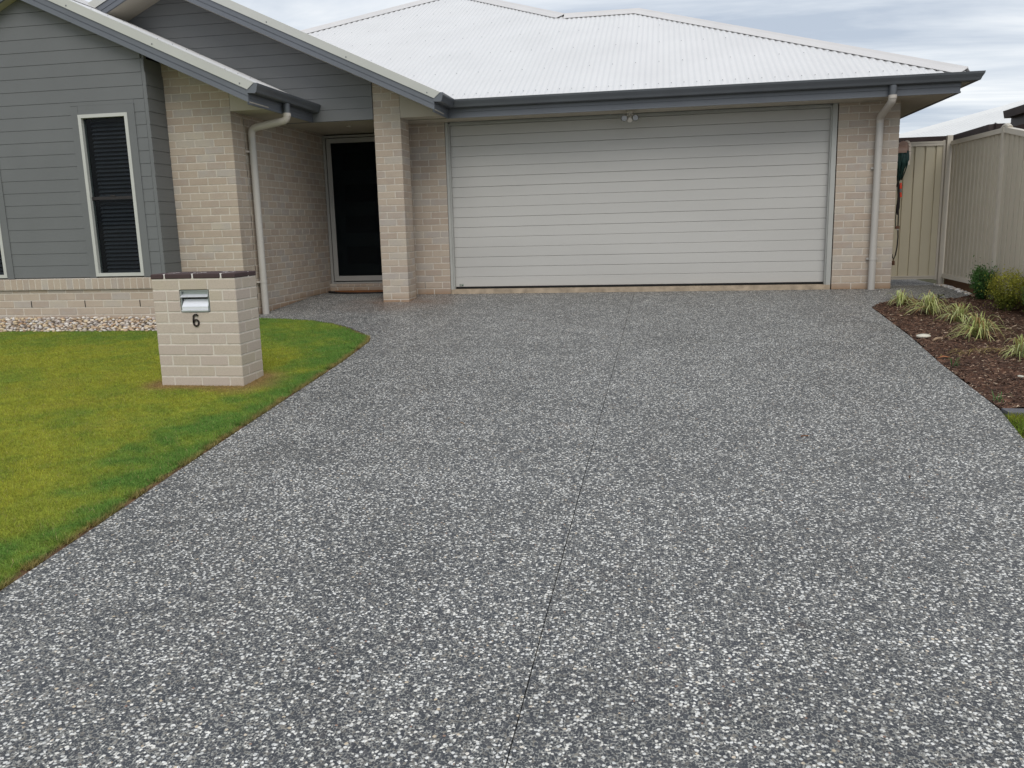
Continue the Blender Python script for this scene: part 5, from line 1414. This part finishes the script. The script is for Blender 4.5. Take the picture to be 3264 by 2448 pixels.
MB().tube([(hx - .03, hy - .08, 1.26), (hx - .012, hy - .09, 1.05), (hx - .015, hy - .09, .92), (hx - .02, hy - .09, .83)], .016, 8, radii=[.012, .018, .022, .006]).tube([(hx - .01, hy - .085, .95), (hx - .004, hy - .09, .80), (hx - .002, hy - .09, .69)], .008, 7).tube([(hx - .03, hy - .08, .95), (hx - .036, hy - .09, .80), (hx - .030, hy - .09, .69)], .006, 7).build('hose_strap', M_HOSEB, hose, smooth='auto')
MB().box((hx - .034, hy - .115, .655), (hx + .012, hy - .07, .692)).build('brass_coupling', M_BRASS, hose)
MB().tube([(hx - .005, hy - .09, .656), (hx - .005, hy - .09, .640)], .014, 10).build('steel_collar', M_STEEL, hose, smooth='auto')
MB().tube([(hx, hy - .09, .645), (hx + .006, hy - .09, .55), (hx, hy - .09, .42), (hx - .012, hy - .09, .33), (hx - .030, hy - .09, .275), (hx - .045, hy - .09, .30), (hx - .055, hy - .09, .34)], .0085, 9).build('lower_hose', M_HOSEB, hose, smooth='auto')
tap = MB().tube([(.0, hy - .09, .235), (.05, hy - .09, .235), (.075, hy - .09, .232)], .013, 10).tube([(.075, hy - .09, .255), (.078, hy - .09, .20)], .017, 10).tube([(.075, hy - .09, .25), (.072, hy - .09, .285)], .007, 8)
tap.build('garden_tap', M_BRASS, smooth='auto', label='small tarnished brass garden tap low on the garage side wall', cat='tap')

# ------------------------------------------------------------------ sensor floodlight, downlight, door mat
fl = empty('floodlight', (-3.24, -.20, 2.19), label='twin lamp sensor floodlight under the eave above the garage door', cat='light')
MB().tube([(-3.24, -.20, 2.1895), (-3.24, -.20, 2.165)], .045, 18).build('mounting_base', M_PLWHITE, fl, smooth='auto')
MB().tube([(-3.24, -.20, 2.165), (-3.24, -.215, 2.12)], .012, 10).tube([(-3.24, -.215, 2.125), (-3.24, -.235, 2.095), (-3.24, -.26, 2.075)], .034, 14, radii=[.020, .036, .030]).build('motion_sensor', M_PLWHITE, fl, smooth='auto')
for dx_ in (-.066, .071):
    lp = MB(); p0 = Vector((-3.24 + dx_ * .35, -.19, 2.150)); p1 = Vector((-3.24 + dx_, -.215, 2.128)); p2 = Vector((-3.24 + dx_ * 1.0, -.290, 2.098))
    lp.tube([p0, p1], .010, 8); dirn = (p2 - p1).normalized()
    lp.tube([p1 - dirn * .02, p1, p1 + dirn * .03, p2], .04, 20, radii=[.018, .022, .028, .043], cap=False)
    lp.tube([p2, p2 + dirn * .008], .0445, 20, cap=False); lp.tube([p2 + dirn * .008, p2 - dirn * .001], .037, 20, cap=False)
    lo = lp.build('lamp_housing', M_PLWHITE, fl, smooth='auto')
    MB().tube([p2 - dirn * .02, p2 - dirn * .004], .03, 16, radii=[.010, .035]).build('lamp_reflector', M_STEEL, lo, smooth='auto')
    MB().tube([p2 - dirn * .001, p2 + dirn * .002], .0375, 20).build('lamp_lens', M_LENS, lo)
MB().tube([(-6.963, -.11, 2.1895), (-6.963, -.11, 2.184)], .045, 20).tube([(-6.963, -.11, 2.184), (-6.963, -.11, 2.180)], .030, 20).build('downlight', M_PLWHITE, smooth='auto', label='small round recessed downlight in the porch ceiling', cat='light')
a_ = np.linspace(math.pi, 2 * math.pi, 20)
dm = empty('door_mat', (-7.1, .45, -.08), label='half round brown door mat with black border below the front door', cat='door mat')
MB().prism([(-7.10 + .60 * math.cos(t), .60 + .36 * math.sin(t)) for t in a_], 'z', -.080, -.062).build('mat_border', M_BLACK, dm)
MB().prism([(-7.10 + .50 * math.cos(t), .585 + .28 * math.sin(t)) for t in a_], 'z', -.062, -.054).build('mat_pile', M_MATC, dm)

# ------------------------------------------------------------------ neighbouring houses beyond the fence
def nb_house(name, label, parts, walls, gutters):
    h = empty(name, walls[0][0], label=label, cat='house')
    wl = MB()
    for a, b in walls: wl.box(a, b)
    wl.build('wall', M_NBW, h)
    for p0, p1, outd in gutters:
        pr = [(-.02, 2.13), (.0, 2.13), (.0, 2.27), (.10, 2.27), (.125, 2.38), (.0, 2.39), (-.02, 2.39)]
        A_ = [(p0[0] + outd[0] * o, p0[1] + outd[1] * o, z) for o, z in pr]; B_ = [(p1[0] + outd[0] * o, p1[1] + outd[1] * o, z) for o, z in pr]
        MB().loft(A_, B_).build('gutter', M_NBG, h)
    r = MB()
    for v, f in parts: r.add(v, f)
    return h, r.build('roof', M_NBROOF, h, smooth='auto')
TN = .27
def ch(x0, xR, y0, yB):      # hipped roof: front slope, left slope as corrugated sheets; ridge along y
    out = []
    zf = lambda t: 2.37 + TN * t
    xm = (x0 + xR) / 2; half = xm - x0
    out.append(corr(x0, xR, lambda x: 0, lambda x: min(x - x0, xR - x), lambda u, t, h: (u, y0 + t - h * SN, zf(t) + h * CS), step=.0127))
    out.append(corr(y0, yB, lambda y: 0, lambda y: min(y - y0, half, yB - y), lambda u, t, h: (x0 + t - h * SN, u, zf(t) + h * CS), step=.0127))
    out.append(([(xR, y0, zf(0)), (xR, yB, zf(0)), (xm, yB - half, zf(half)), (xm, y0 + half, zf(half))], [(0, 1, 2, 3)]))
    out.append(([(x0, yB, zf(0)), (xm, yB - half, zf(half)), (xR, yB, zf(0))], [(0, 1, 2)]))
    return out
h1, r1 = nb_house('neighbour_house', 'low brown brick neighbouring house with white roof showing over the side gate', ch(1.78, 11.8, 7.62, 22) + ch(3.02, 10.4, 5.55, 12.0),
        [((2.25, 8.1, -.3), (11.3, 21.5, 2.14)), ((3.5, 6.0, -.3), (9.9, 8.1, 2.14))],
        [((1.75, 7.62), (3.02, 7.62), (0, -1)), ((1.80, 7.6), (1.80, 22), (-1, 0)), ((3.02, 5.52), (3.02, 7.62), (-1, 0)), ((3.0, 5.55), (10.4, 5.55), (0, -1))])
def nbcap(p0, p1, a, b, par):
    h_ = Vector(p1) - Vector(p0)
    d0, d1 = perp(h_, a).normalized() * .17, perp(h_, b).normalized() * .17
    def ring(p):
        p = Vector(p); return [p + d0 + Vector((0, 0, .014)), p + Vector((0, 0, .05)), p + d1 + Vector((0, 0, .014)), p + d1 + Vector((0, 0, .010)), p + Vector((0, 0, .035)), p + d0 + Vector((0, 0, .010))]
    MB().loft(ring(p0), ring(p1)).build('hip_capping', M_NBROOF, par)
nbcap((1.78, 7.62, 2.37), (6.79, 12.63, 2.37 + TN * 5.01), dn_front, dn_left, r1)
nbcap((3.02, 5.55, 2.37), (6.71, 9.24, 2.37 + TN * 3.69), dn_front, dn_left, r1)
h2, r2_ = nb_house('neighbour_house', 'nearer neighbouring house whose brown gutter corner pokes in at the right picture edge', ch(2.50, 9.0, -6.0, 3.55), [((3.0, -5.6, -.5), (8.6, 3.1, 2.14))],
        [((2.52, -6.0), (2.52, 3.50), (-1, 0))])

S.render.film_transparent = False
